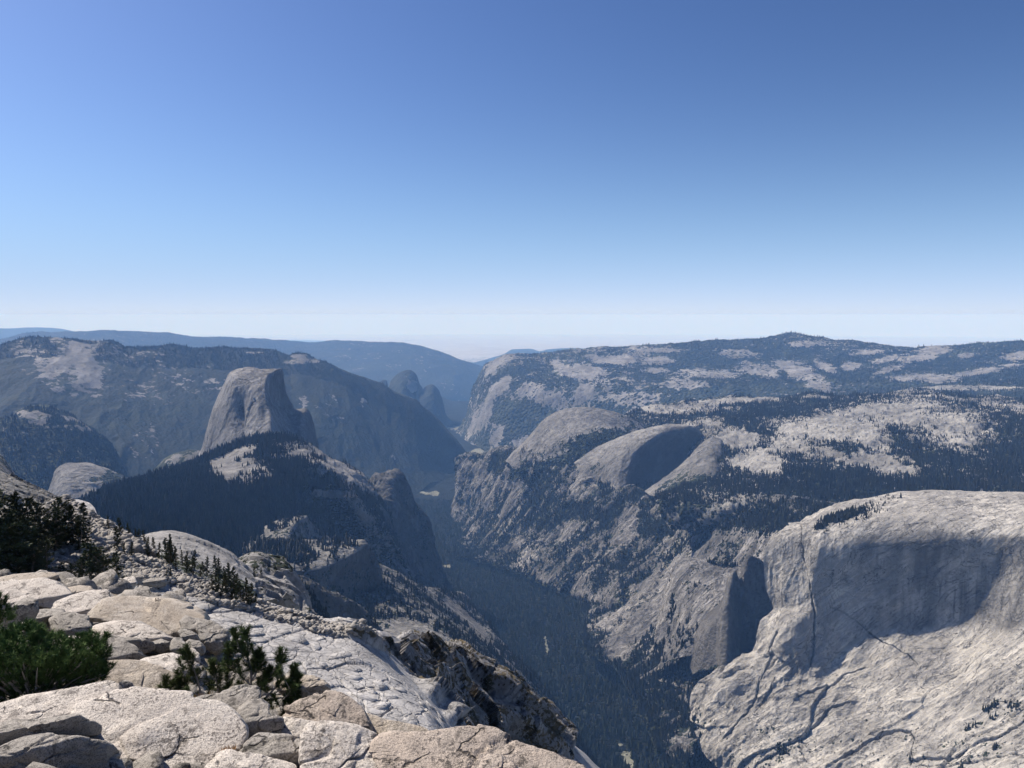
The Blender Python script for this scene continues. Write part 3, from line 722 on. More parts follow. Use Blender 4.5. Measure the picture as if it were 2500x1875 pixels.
def v_watk(r):
    n = fbm(r.P, 70, 4, 38); st = stretch((0.7, 0, 0.6), 4)
    n2 = fbm(r.P, 80, 4, 39, st=st)
    low = sstep(0.62, 0.85, r.Vv)
    v = -0.05 + 0.2 * n + low * (0.28 + 0.45 * n2 - 0.006 * r.D) + 0.25 * sstep(0.2, 0.0, r.U) * (n + .3)
    v += 0.22 * blob(r, 1860, 1105, 80, 18, -22, .6) + 0.4 * blob(r, 1800, 1125, 60, 10, -20) + 0.35 * blob(r, 1950, 1072, 25, 5)
    v += 0.10 * blob(r, 1690, 1600, 70, 30, 30, .6) + 0.10 * blob(r, 2150, 1560, 120, 22, -22, .6) + 0.18 * blob(r, 2190, 1480, 50, 40, -40, .6)
    return v
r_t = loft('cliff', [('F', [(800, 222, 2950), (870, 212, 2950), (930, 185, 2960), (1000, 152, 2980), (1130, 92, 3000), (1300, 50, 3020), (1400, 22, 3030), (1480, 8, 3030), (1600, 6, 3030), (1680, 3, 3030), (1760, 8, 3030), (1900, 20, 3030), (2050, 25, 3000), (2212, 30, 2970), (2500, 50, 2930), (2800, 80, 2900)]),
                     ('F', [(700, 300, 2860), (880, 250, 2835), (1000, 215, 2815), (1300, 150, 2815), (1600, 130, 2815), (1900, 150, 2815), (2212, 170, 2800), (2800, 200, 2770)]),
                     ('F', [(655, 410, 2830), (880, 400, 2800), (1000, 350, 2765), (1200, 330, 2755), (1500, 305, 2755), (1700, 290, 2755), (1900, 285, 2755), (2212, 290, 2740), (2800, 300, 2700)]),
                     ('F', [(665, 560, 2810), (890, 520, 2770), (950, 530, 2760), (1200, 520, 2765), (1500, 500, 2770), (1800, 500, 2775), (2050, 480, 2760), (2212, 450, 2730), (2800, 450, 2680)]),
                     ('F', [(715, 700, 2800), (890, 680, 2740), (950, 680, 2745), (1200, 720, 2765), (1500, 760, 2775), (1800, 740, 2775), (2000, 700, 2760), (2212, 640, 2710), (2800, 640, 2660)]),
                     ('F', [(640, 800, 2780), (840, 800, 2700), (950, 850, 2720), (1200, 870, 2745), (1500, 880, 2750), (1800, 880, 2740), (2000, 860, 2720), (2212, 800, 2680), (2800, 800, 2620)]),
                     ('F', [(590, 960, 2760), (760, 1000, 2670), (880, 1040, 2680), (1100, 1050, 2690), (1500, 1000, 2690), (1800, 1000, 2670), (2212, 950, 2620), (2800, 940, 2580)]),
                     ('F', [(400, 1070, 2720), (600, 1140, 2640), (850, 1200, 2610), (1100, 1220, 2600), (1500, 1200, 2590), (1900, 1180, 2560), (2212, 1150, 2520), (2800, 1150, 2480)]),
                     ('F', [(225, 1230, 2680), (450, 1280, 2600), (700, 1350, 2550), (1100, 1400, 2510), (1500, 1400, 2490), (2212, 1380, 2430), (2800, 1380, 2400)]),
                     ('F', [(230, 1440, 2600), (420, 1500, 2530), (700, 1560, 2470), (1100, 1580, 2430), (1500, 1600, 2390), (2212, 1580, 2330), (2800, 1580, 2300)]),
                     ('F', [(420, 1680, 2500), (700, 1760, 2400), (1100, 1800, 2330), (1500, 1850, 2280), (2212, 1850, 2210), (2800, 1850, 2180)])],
             800, 640, back=((0.04, 20), (0.15, 120)), disp=d_watk, veg=v_watk, mat=M_watk, smooth=False, stain_shade=lambda r: (0.35 + 0.45 * sstep(-.2, .3, fbm(r.P, 40, 4, 411, st=stretch((0, 0, 1), 8)))) * sstep(0.62, 0.38, r.N0[..., 2]) * sstep(0.18, 0.3, r.U))  # dark streaks on the steep wall, with its shade painted in deeper
# dark buttresses in the shade to its left
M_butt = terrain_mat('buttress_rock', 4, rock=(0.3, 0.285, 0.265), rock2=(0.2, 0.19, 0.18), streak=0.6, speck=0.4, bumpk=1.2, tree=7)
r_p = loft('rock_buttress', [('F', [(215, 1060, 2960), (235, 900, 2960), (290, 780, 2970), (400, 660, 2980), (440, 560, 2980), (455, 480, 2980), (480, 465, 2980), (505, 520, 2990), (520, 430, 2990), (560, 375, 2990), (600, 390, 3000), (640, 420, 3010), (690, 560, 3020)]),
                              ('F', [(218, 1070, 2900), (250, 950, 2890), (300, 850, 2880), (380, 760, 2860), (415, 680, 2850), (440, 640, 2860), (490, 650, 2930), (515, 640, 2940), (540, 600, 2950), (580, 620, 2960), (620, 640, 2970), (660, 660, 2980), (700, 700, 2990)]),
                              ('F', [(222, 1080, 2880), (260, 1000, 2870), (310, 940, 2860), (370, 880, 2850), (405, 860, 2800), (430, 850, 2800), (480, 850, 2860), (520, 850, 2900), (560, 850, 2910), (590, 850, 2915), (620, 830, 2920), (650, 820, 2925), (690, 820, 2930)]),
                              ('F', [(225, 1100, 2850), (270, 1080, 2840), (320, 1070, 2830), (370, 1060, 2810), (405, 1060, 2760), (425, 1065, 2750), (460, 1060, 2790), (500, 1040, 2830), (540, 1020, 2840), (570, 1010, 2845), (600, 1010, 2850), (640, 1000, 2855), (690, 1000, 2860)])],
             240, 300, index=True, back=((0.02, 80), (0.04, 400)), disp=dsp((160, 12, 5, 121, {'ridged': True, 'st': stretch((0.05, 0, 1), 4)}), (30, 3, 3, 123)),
             veg=lambda r: 0.1 + 0.35 * fbm(r.P, 60, 4, 41) + 0.5 * sstep(0.9, 1, r.Vv), mat=M_butt, stain_shade=lambda r: 0.35 + 0.4 * fbm(r.P, 60, 4, 407, st=stretch((0, 0, 1), 3)))
r_p2 = loft('rock_buttress', [('F', [(40, 660, 3300), (60, 600, 3300), (90, 520, 3300), (140, 430, 3300), (200, 410, 3300), (300, 425, 3280), (400, 440, 3260), (480, 440, 3250), (560, 450, 3250), (640, 470, 3250)]),
                               ('F', [(20, 760, 3220), (80, 690, 3180), (160, 600, 3150), (260, 560, 3120), (360, 570, 3100), (480, 560, 3120), (640, 560, 3150)]),
                               ('F', [(0, 900, 3150), (80, 850, 3090), (180, 780, 3030), (280, 740, 3000), (380, 700, 2990), (640, 760, 3000)]),
                               ('F', [(-40, 1060, 3060), (60, 1030, 3000), (150, 1000, 2950), (230, 980, 2930), (380, 900, 2930), (640, 1000, 2930)])],
              300, 300, disp=dsp((140, 12, 5, 125, {'ridged': True, 'st': dia}), (40, 5, 4, 127, {'st': dia})),
              veg=lambda r: 0.25 + 0.4 * fbm(r.P, 70, 4, 42) - 0.01 * r.D + 0.45 * blob(r, 1575, 1205, 50, 16) * (fbm(r.P, 30, 3, 44) > -0.1) + 0.3 * sstep(0.5, 0.9, r.Vv) * (r.N[..., 2] > 0.5), mat=M_cany)

# valley floor
fy = np.linspace(1300, 17000, 560); fx = np.linspace(-2600, 3600, 360)
FX, FY = np.meshgrid(fx, fy)
FX = FX + (FY > 5000) * 0
FP = np.stack([FX, FY, floor_z(np.hypot(FX, FY))], -1)
FP[..., 2] += fbm(FP, 350, 4, 131) * 26 + 15 * fbm(FP, 90, 4, 133)
cl = np.array([at_z('V', x, y, -z) for x, y, z in ((1035, 930, 1835), (1010, 1010, 1820), (960, 1060, 1810), (940, 1130, 1800), (1000, 1225, 1785), (1100, 1290, 1745), (1170, 1380, 1685), (1270, 1500, 1610), (1370, 1600, 1570), (1450, 1680, 1540))])
o_ = np.argsort(cl[:, 1]); xc = np.interp(FY, cl[o_, 1], cl[o_, 0]); wv = np.interp(FY, [2000, 4500, 6000, 9000], [60, 120, 300, 700])
FP[..., 2] += np.minimum(0.0011 * np.maximum(np.abs(FX - xc) - wv, 0) ** 2, 260)
fr = L(); fr.side = np.abs(FX - xc) - wv; fr.P = FP; fr.px, fr.py = proj(FP); fr.N = grid_normals(FP); fr.N *= np.sign(fr.N[..., 2:3]); fr.Vv = np.ones(FP.shape[:2])
fv = 0.96 + 0.12 * fbm(FP, 200, 4, 46)
for b in ((1040, 972, 20, 6, -8), (1030, 985, 24, 7, -5), (985, 925, 12, 5, 0), (938, 1065, 9, 6, 0), (915, 1064, 18, 3, 8), (965, 1222, 12, 3, 0), (1180, 1385, 5, 22, -10), (1240, 1590, 20, 8, 30), (1362, 1645, 9, 34, -35), (1345, 1610, 12, 6, 30)):
    fv = fv - 0.75 * blob(fr, *b, wob=0.5, wl=90)
fr.veg = np.clip(fv, 0, 1)
M_floor = terrain_mat('valley_floor', 6, rock=(0.36, 0.36, 0.28), rock2=(0.28, 0.28, 0.21), speck=0.4, bumpk=1.4, forest=(0.007, 0.010, 0.007), forest2=(0.010, 0.013, 0.008), tree=9)
o = mesh_from('valley_floor', FP.reshape(-1, 3), grid_faces(*FP.shape[:2]), M_floor, True, {'veg': fr.veg})
props(o, kind='structure'); fr.obj = o

# ---------------- Half Dome and the land at its foot
M_half = terrain_mat('great_dome_granite', 6, rock=(0.41, 0.395, 0.38), rock2=(0.31, 0.3, 0.29), streak=0.6, speck=0.3, bumpk=0.55, tree=10, strata=(0.15, 0, 1), sk=0.5)
def d_half(P, N, r):
    gr = groove(P, 'A', [(1528, 545), (1500, 600), (1482, 660), (1468, 740), (1455, 800)], 1.6, 22) + groove(P, 'A', [(1440, 430), (1480, 440), (1515, 462), (1545, 450)], 0.9, 10) + groove(P, 'A', [(1235, 850), (1300, 790), (1350, 700)], 0.9, 8) + groove(P, 'A', [(1215, 900), (1235, 830), (1290, 650)], 0.8, 7)
    return gr + 10 * fbm(P, 300, 4, 141, st=stretch((0, 0, 1), 2)) + 5 * fbm(P, 70, 4, 143, ridged=True, st=stretch((0.2, 0, 1), 3)) + 1.5 * fbm(P, 22, 3, 144)
A_ = [
 [(1150, 990, 4900), (1175, 920, 4860), (1215, 830, 4820), (1245, 720, 4800), (1285, 600, 4780), (1330, 500, 4760), (1365, 430, 4750), (1385, 395, 4740), (1430, 375, 4740), (1500, 362, 4740), (1560, 375, 4730), (1620, 372, 4730), (1675, 368, 4740), (1690, 380, 4760), (1700, 440, 4800), (1712, 510, 4850), (1745, 575, 4900), (1768, 615, 4900), (1830, 613, 4880), (1858, 640, 4880), (1885, 730, 4890), (1905, 830, 4900), (1918, 890, 4900)],
 [(1156, 1000, 4830), (1185, 930, 4760), (1225, 840, 4710), (1260, 735, 4680), (1300, 620, 4640), (1345, 520, 4620), (1375, 455, 4610), (1400, 420, 4600), (1440, 405, 4600), (1500, 400, 4590), (1555, 405, 4580), (1600, 402, 4580), (1625, 405, 4600), (1645, 430, 4680), (1668, 480, 4750), (1690, 540, 4800), (1725, 600, 4830), (1760, 640, 4830), (1815, 645, 4800), (1850, 680, 4810), (1878, 750, 4830), (1900, 840, 4850), (1914, 900, 4860)],
 [(1162, 1010, 4780), (1195, 945, 4700), (1235, 860, 4640), (1275, 770, 4590), (1315, 680, 4550), (1360, 600, 4520), (1395, 540, 4500), (1425, 500, 4490), (1460, 480, 4490), (1505, 475, 4470), (1550, 470, 4450), (1585, 470, 4450), (1600, 480, 4480), (1625, 520, 4580), (1650, 560, 4670), (1675, 600, 4730), (1710, 645, 4750), (1750, 680, 4750), (1805, 690, 4710), (1840, 720, 4720), (1870, 790, 4750), (1895, 860, 4790), (1910, 905, 4810)],
 [(1168, 1015, 4740), (1205, 960, 4650), (1250, 885, 4580), (1295, 810, 4520), (1340, 740, 4480), (1385, 690, 4450), (1425, 650, 4450), (1464, 630, 4452), (1476, 620, 4412), (1520, 590, 4385), (1555, 570, 4365), (1590, 565, 4365), (1615, 580, 4370), (1640, 605, 4420), (1665, 635, 4520), (1690, 660, 4600), (1720, 690, 4640), (1755, 720, 4650), (1800, 735, 4620), (1835, 765, 4640), (1865, 820, 4680), (1890, 870, 4730), (1908, 910, 4760)],
 [(1172, 1020, 4690), (1215, 975, 4590), (1265, 910, 4510), (1310, 860, 4440), (1355, 815, 4400), (1400, 780, 4370), (1435, 760, 4375), (1462, 745, 4376), (1475, 735, 4330), (1520, 710, 4300), (1555, 700, 4280), (1590, 695, 4270), (1620, 700, 4240), (1650, 715, 4280), (1680, 735, 4380), (1705, 750, 4480), (1735, 765, 4540), (1765, 785, 4560), (1800, 800, 4540), (1830, 820, 4560), (1860, 855, 4610), (1885, 890, 4670), (1905, 920, 4710)],
 [(1180, 1030, 4640), (1225, 1000, 4520), (1275, 950, 4440), (1325, 920, 4360), (1370, 890, 4310), (1410, 870, 4280), (1440, 860, 4285), (1465, 855, 4284), (1480, 850, 4240), (1520, 840, 4200), (1555, 840, 4170), (1590, 840, 4120), (1625, 845, 4120), (1655, 850, 4150), (1685, 860, 4230), (1710, 865, 4320), (1740, 870, 4400), (1770, 875, 4430), (1800, 885, 4440), (1830, 895, 4470), (1860, 910, 4530), (1885, 925, 4600), (1905, 945, 4650)]]
def v_half(r):
    return -0.1 + 0.2 * fbm(r.P, 80, 3, 48) + 0.75 * sstep(0.86, 1.0, r.Vv) * (0.6 + 0.6 * fbm(r.P, 60, 3, 49)) + 0.4 * blob(r, 705, 925, 20, 14, 50)
r_hd = loft('granite_dome', [('A', a) for a in A_], 420, 360, index=True, back=((0.02, 25), (0.06, 500)), disp=d_half, veg=v_half, mat=M_half, stain_shade=lambda r: 0.5 * inpoly(r, 'A', [(1700, 372), (1625, 420), (1610, 500), (1650, 600), (1700, 700), (1790, 780), (1930, 920), (1960, 560)]) * (0.8 + 0.4 * fbm(r.P, 120, 3, 401)))  # right face painted darker: its greyer rock plus added shade
props(r_hd.obj, 'tall bare granite dome with a sheer shaded right face rising above the wooded ridge')

M_shld = terrain_mat('wooded_shoulder', 5, rock=(0.43, 0.41, 0.385), rock2=(0.32, 0.31, 0.295), speck=0.6, bumpk=1.3, tree=8)
def d_sh(P, N, r):
    return 26 * fbm(P, 420, 5, 151) + 12 * fbm(P, 130, 5, 153, ridged=True) + 3 * fbm(P, 35, 3, 154)
def v_sh(r):
    n = fbm(r.P, 120, 4, 51); n2 = fbm(r.P, 40, 3, 52)
    v = 0.88 + 0.3 * n
    v -= 0.95 * blob(r, 505, 985, 62, 12, -22) + 0.9 * blob(r, 532, 1022, 62, 30, 0) + 0.35 * blob(r, 500, 1000, 60, 22, -22) + 0.75 * blob(r, 655, 968, 62, 15, 8)
    v -= 1.0 * blob(r, 745, 1018, 80, 18, 38, 0.3) + 0.6 * blob(r, 640, 985, 60, 10, 0) + 0.9 * blob(r, 715, 1067, 46, 9, 4) + 0.6 * blob(r, 680, 1010, 22, 22, 20) + 0.4 * blob(r, 770, 1090, 14, 60, -30)
    v -= 0.5 * sstep(760, 800, r.px) * (n > -0.2) * (0.6 + 0.6 * n2)
    v += 0.25 * blob(r, 590, 1060, 90, 40)
    return v
r_s = loft('forest_ridge', [('A', [(300, 1290, 3300), (420, 1235, 3400), (540, 1180, 3500), (700, 1110, 3650), (800, 1070, 3750), (900, 1030, 3850), (1000, 1000, 3950), (1160, 945, 4150), (1250, 900, 4120), (1400, 835, 4080), (1550, 790, 4020), (1700, 780, 3980), (1800, 810, 3970), (1910, 862, 3980), (1980, 912, 3980), (2060, 945, 3970), (2130, 985, 3950), (2180, 1030, 3930), (2230, 1080, 3900), (2290, 1170, 3880), (2350, 1270, 3900)]),
                            ('V', [(120, 1130, 2950), (250, 1060, 3200), (400, 1040, 3400), (500, 1010, 3550), (600, 995, 3600), (680, 995, 3620), (720, 1010, 3650), (760, 1035, 3700), (800, 1070, 3780), (850, 1140, 3850)]),
                            ('V', [(120, 1160, 2500), (250, 1110, 2750), (400, 1090, 2950), (500, 1065, 3150), (600, 1050, 3320), (660, 1050, 3420), (710, 1065, 3560), (770, 1090, 3480), (830, 1140, 3650), (870, 1200, 3700)]),
                            ('V', [(140, 1210, 2000), (280, 1170, 2250), (400, 1150, 2550), (520, 1130, 2900), (600, 1120, 3150), (660, 1120, 3350), (710, 1140, 3520), (770, 1180, 3600), (840, 1230, 3720), (900, 1280, 3800)]),
                            ('V', [(180, 1290, 1500), (320, 1260, 1700), (450, 1250, 2100), (560, 1240, 2500), (650, 1260, 3100), (720, 1280, 3250), (790, 1300, 3500), (860, 1330, 3650), (930, 1360, 3750)])],
             800, 480, disp=d_sh, veg=v_sh, mat=M_shld, back=((0.04, 40), (0.15, 350)))

# towers and ribs that fall to the canyon on the right
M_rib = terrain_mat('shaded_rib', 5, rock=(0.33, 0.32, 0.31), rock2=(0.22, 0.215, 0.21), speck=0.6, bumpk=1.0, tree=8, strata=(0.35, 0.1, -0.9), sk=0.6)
rib_st = stretch((0.35, 0.1, -0.9), 3.5)
def rib_light(r):
    return blob(r, 870, 1222, 85, 7, 42, .3) + blob(r, 896, 1204, 34, 6, 65, .3) + 0.9 * blob(r, 900, 1131, 7, 16, -10) + 0.8 * blob(r, 838, 1036, 20, 9) + 0.8 * blob(r, 857, 1082, 9, 24, -15) + 0.6 * blob(r, 812, 1100, 10, 50, -25) + 0.6 * blob(r, 880, 1110, 6, 40, -35) + 0.5 * blob(r, 940, 1290, 40, 8, 40)
def v_rib(r):
    n = fbm(r.P, 120, 4, 54, st=rib_st); return 0.58 + 0.6 * n + 0.3 * fbm(r.P, 40, 3, 55) - 0.01 * r.D - 0.8 * rib_light(r)
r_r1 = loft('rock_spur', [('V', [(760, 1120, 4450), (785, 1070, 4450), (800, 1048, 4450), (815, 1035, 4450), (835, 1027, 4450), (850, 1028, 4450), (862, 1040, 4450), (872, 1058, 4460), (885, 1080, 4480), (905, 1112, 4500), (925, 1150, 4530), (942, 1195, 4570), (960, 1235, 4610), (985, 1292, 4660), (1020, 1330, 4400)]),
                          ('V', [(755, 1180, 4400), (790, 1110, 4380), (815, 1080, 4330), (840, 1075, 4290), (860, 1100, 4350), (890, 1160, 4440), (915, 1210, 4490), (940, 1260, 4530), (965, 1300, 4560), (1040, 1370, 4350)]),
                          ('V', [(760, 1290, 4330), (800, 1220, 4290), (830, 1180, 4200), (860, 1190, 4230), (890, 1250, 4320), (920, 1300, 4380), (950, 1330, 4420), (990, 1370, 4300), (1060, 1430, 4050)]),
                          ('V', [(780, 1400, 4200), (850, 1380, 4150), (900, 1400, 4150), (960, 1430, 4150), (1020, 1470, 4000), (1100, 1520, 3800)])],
              420, 420, back=((0.02, 120), (0.04, 500)), disp=dsp((260, 46, 5, 161, {'ridged': True, 'st': rib_st}), (80, 16, 4, 163, {'ridged': True, 'st': rib_st})), veg=v_rib, mat=M_rib, smooth=False, stain_shade=lambda r: (0.3 + 0.7 * sstep(0.65, 0.4, r.N0[..., 2])) * np.clip(0.95 + 0.35 * fbm(r.P, 90, 4, 403) - rib_light(r), 0, 1))  # shade painted into the steep rock, bright streaks left out
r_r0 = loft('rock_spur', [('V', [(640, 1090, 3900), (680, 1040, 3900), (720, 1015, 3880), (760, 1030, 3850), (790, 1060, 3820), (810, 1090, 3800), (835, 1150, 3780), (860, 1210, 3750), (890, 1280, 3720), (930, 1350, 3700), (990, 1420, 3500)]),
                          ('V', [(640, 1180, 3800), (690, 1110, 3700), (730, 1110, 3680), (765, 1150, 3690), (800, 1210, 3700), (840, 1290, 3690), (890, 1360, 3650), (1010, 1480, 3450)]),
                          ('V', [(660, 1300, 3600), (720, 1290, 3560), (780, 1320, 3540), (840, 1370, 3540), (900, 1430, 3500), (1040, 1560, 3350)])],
              360, 360, back=((0.02, 150), (0.04, 600)), disp=dsp((240, 42, 5, 165, {'ridged': True, 'st': rib_st}), (80, 15, 4, 167, {'ridged': True, 'st': rib_st})), veg=lambda r: v_rib(r) + 0.1, mat=M_rib, smooth=False, stain_shade=lambda r: (0.3 + 0.7 * sstep(0.65, 0.4, r.N0[..., 2])) * np.clip(0.95 + 0.35 * fbm(r.P, 90, 4, 403) - rib_light(r), 0, 1))  # steep sides of this rib get painted shade as well

# ledges with sunlit tops and shaded cliffs
M_ledge = terrain_mat('ledge_granite', 3.4, strata=(0, 0.1, 1), sk=0.35, rock=(0.46, 0.44, 0.40), rock2=(0.33, 0.32, 0.30), speck=0.8, bumpk=1.0, tree=7)
def v_ledge(r):
    return 0.24 + 0.5 * fbm(r.P, 50, 4, 57) + 0.3 * blob(r, 600, 1200, 70, 26) + 0.3 * sstep(0.5, 0.8, r.Vv)
r_l2 = loft('rock_ledge', [('D', [(1530, 245, 3000), (1600, 205, 3000), (1650, 180, 3000), (1740, 155, 3000), (1800, 146, 3000), (1838, 148, 3010), (1860, 175, 3060), (1900, 215, 3150), (1990, 290, 3250)]),
                            ('D', [(1535, 280, 2850), (1600, 250, 2850), (1680, 225, 2850), (1760, 195, 2870), (1810, 165, 2940), (1838, 165, 2990), (1862, 215, 3020), (1900, 250, 3100), (1990, 320, 3150)]),
                            ('D', [(1500, 330, 2750), (1600, 310, 2750), (1700, 290, 2750), (1770, 280, 2830), (1810, 270, 2920), (1840, 280, 2970), (1870, 290, 3000), (1910, 310, 3050), (2000, 340, 3080)])],
              200, 110, index=True, back=((0.01, 40), (0.04, 300)), disp=dsp((120, 6, 5, 171), (40, 3, 4, 172, {'ridged': True})), veg=v_ledge, mat=M_ledge)
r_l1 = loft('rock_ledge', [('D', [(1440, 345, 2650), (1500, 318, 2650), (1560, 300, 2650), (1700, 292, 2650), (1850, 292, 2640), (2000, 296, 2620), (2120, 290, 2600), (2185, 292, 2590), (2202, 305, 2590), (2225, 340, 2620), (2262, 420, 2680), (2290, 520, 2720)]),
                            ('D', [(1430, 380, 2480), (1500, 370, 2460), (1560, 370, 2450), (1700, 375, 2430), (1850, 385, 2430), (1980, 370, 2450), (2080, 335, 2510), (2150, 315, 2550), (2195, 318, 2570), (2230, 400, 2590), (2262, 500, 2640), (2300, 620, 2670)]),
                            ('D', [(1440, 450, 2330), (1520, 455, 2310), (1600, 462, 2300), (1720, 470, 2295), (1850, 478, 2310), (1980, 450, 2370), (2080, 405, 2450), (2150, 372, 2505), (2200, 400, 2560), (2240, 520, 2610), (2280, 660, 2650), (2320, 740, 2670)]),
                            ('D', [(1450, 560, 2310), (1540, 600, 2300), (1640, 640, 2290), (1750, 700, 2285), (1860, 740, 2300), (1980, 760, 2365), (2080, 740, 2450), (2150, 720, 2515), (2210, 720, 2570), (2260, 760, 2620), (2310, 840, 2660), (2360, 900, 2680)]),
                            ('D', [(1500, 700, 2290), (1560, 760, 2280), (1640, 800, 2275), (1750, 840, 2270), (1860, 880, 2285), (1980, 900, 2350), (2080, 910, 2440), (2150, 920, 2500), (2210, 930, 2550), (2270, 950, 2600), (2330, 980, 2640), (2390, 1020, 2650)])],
              420, 420, index=True, back=((0.012, 60), (0.04, 500)), disp=dsp((160, 9, 5, 173), (50, 5, 4, 174, {'ridged': True, 'st': stretch((0, 0, 1), 2.5)}), (15, 1.2, 3, 175)), veg=v_ledge, mat=M_ledge, smooth=False, stain_shade=lambda r: sstep(0.6, 0.35, r.N0[..., 2]) * (0.95 + 0.3 * fbm(r.P, 90, 4, 403)))  # cliff under the ledge: shade painted into the colour where it is steep

# dark rounded knob below the ledge
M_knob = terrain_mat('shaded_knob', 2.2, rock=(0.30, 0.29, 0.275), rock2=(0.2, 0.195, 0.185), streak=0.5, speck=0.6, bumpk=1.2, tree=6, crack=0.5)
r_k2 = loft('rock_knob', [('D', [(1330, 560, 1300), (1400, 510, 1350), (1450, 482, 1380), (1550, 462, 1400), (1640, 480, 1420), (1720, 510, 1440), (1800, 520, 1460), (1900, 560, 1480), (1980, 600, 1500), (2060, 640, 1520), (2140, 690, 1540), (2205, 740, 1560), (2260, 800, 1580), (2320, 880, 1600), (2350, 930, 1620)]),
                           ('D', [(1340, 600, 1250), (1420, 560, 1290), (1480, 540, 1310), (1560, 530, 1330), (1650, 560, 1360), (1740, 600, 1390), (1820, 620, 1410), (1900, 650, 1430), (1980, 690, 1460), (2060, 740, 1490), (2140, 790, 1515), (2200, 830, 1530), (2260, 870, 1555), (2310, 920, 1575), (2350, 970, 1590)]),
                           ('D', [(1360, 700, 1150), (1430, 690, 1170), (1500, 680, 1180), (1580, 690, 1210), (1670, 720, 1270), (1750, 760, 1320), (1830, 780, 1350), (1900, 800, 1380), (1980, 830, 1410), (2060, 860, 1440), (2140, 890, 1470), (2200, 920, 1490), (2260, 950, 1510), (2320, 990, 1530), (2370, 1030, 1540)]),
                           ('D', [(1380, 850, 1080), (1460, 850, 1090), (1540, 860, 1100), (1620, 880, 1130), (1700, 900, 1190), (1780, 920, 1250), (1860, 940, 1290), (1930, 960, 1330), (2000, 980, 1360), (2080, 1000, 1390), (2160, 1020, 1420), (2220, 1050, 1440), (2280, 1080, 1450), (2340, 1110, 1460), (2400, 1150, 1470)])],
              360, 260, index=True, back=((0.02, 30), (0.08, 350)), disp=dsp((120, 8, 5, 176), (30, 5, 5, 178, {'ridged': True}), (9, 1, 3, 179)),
              veg=lambda r: 0.28 + 0.5 * fbm(r.P, 50, 4, 59), mat=M_knob, stain_shade=lambda r: 0.65 + 0.5 * fbm(r.P, 60, 4, 405))

# left side of the canyon: pale slab then wooded talus down to the floor
M_talus = terrain_mat('canyon_talus', 4, rock=(0.38, 0.365, 0.34), rock2=(0.26, 0.25, 0.235), speck=0.8, bumpk=1.0, tree=7, strata=(0.75, -0.3, -0.55), sk=0.6)
tal_st = stretch((0.75, -0.3, -0.55), 4)
def v_tal(r):
    n = fbm(r.P, 90, 4, 61, st=tal_st)
    v = 0.50 + 0.5 * n + 0.35 * fbm(r.P, 30, 3, 62) + 0.25 * sstep(0.6, 1, r.Vv)
    v -= 1.0 * blob(r, 920, 1385, 75, 28, 22, 0.2) + 0.6 * blob(r, 865, 1385, 40, 14, 30) + 0.35 * blob(r, 1010, 1340, 70, 10, 42) + 0.35 * blob(r, 900, 1240, 70, 8, 48)
    return v
r_tl = loft('canyon_side', [('E', [(150, 330, 3300), (250, 420, 3250), (330, 470, 3200), (450, 520, 3180), (560, 570, 3200), (650, 600, 3300), (740, 620, 3500), (790, 625, 3700), (840, 660, 3650)]),
                            ('E', [(150, 560, 2700), (300, 600, 2600), (400, 640, 2550), (500, 680, 2550), (620, 740, 2600), (740, 790, 2700), (850, 800, 2950), (930, 800, 3200), (1000, 860, 3200)]),
                            ('E', [(200, 800, 2150), (400, 835, 2100), (560, 850, 2100), (700, 860, 2120), (820, 910, 2200), (950, 980, 2350), (1060, 1020, 2550), (1150, 1040, 2750), (1220, 1100, 2850)]),
                            ('E', [(300, 980, 1800), (500, 980, 1800), (650, 1010, 1800), (800, 1050, 1850), (950, 1110, 1950), (1080, 1170, 2100), (1200, 1230, 2300), (1300, 1260, 2500), (1380, 1330, 2580)]),
                            ('E', [(400, 1160, 1500), (700, 1180, 1500), (900, 1250, 1550), (1100, 1350, 1680), (1250, 1420, 1850), (1380, 1480, 2050), (1480, 1520, 2250), (1560, 1600, 2330)]),
                            ('E', [(500, 1400, 1200), (900, 1450, 1250), (1200, 1600, 1400), (1400, 1700, 1650), (1600, 1800, 1950), (1720, 1880, 2050)])],
              620, 520, back=((0.02, 60), (0.05, 300)), disp=dsp((260, 22, 5, 181, {'ridged': True, 'st': tal_st}), (70, 8, 4, 183, {'st': tal_st}), (20, 1.5, 3, 184)), veg=v_tal, mat=M_talus, smooth=False)

# low domes down in the valley behind the near ridge, on the left
r_lc = loft('granite_dome', [('A', [(230, 1190, 5200), (285, 1120, 5200), (310, 1060, 5200), (335, 990, 5200), (370, 955, 5200), (420, 942, 5200), (530, 944, 5200), (600, 962, 5200), (660, 985, 5200), (740, 1020, 5200), (800, 1060, 5200), (860, 1120, 5200)]),
                              ('A', [(235, 1200, 5100), (300, 1130, 5060), (330, 1080, 5040), (370, 1030, 5020), (420, 1010, 5000), (520, 1010, 5000), (620, 1030, 5020), (720, 1060, 5060), (860, 1140, 5100)]),
                              ('A', [(240, 1230, 4950), (340, 1180, 4850), (450, 1150, 4800), (600, 1140, 4800), (860, 1180, 4850)])],
              240, 160, disp=dsp((240, 10, 5, 191), (90, 9, 4, 193, {'ridged': True, 'st': stretch((1, 0, .3), 3)})),
              veg=lambda r: 0.15 + 0.3 * fbm(r.P, 100, 4, 64) + 0.7 * blob(r, 265, 1045, 45, 30) + 0.5 * blob(r, 220, 1032, 40, 6, -10) + 0.5 * blob(r, 280, 1080, 30, 20), mat=M_dome)
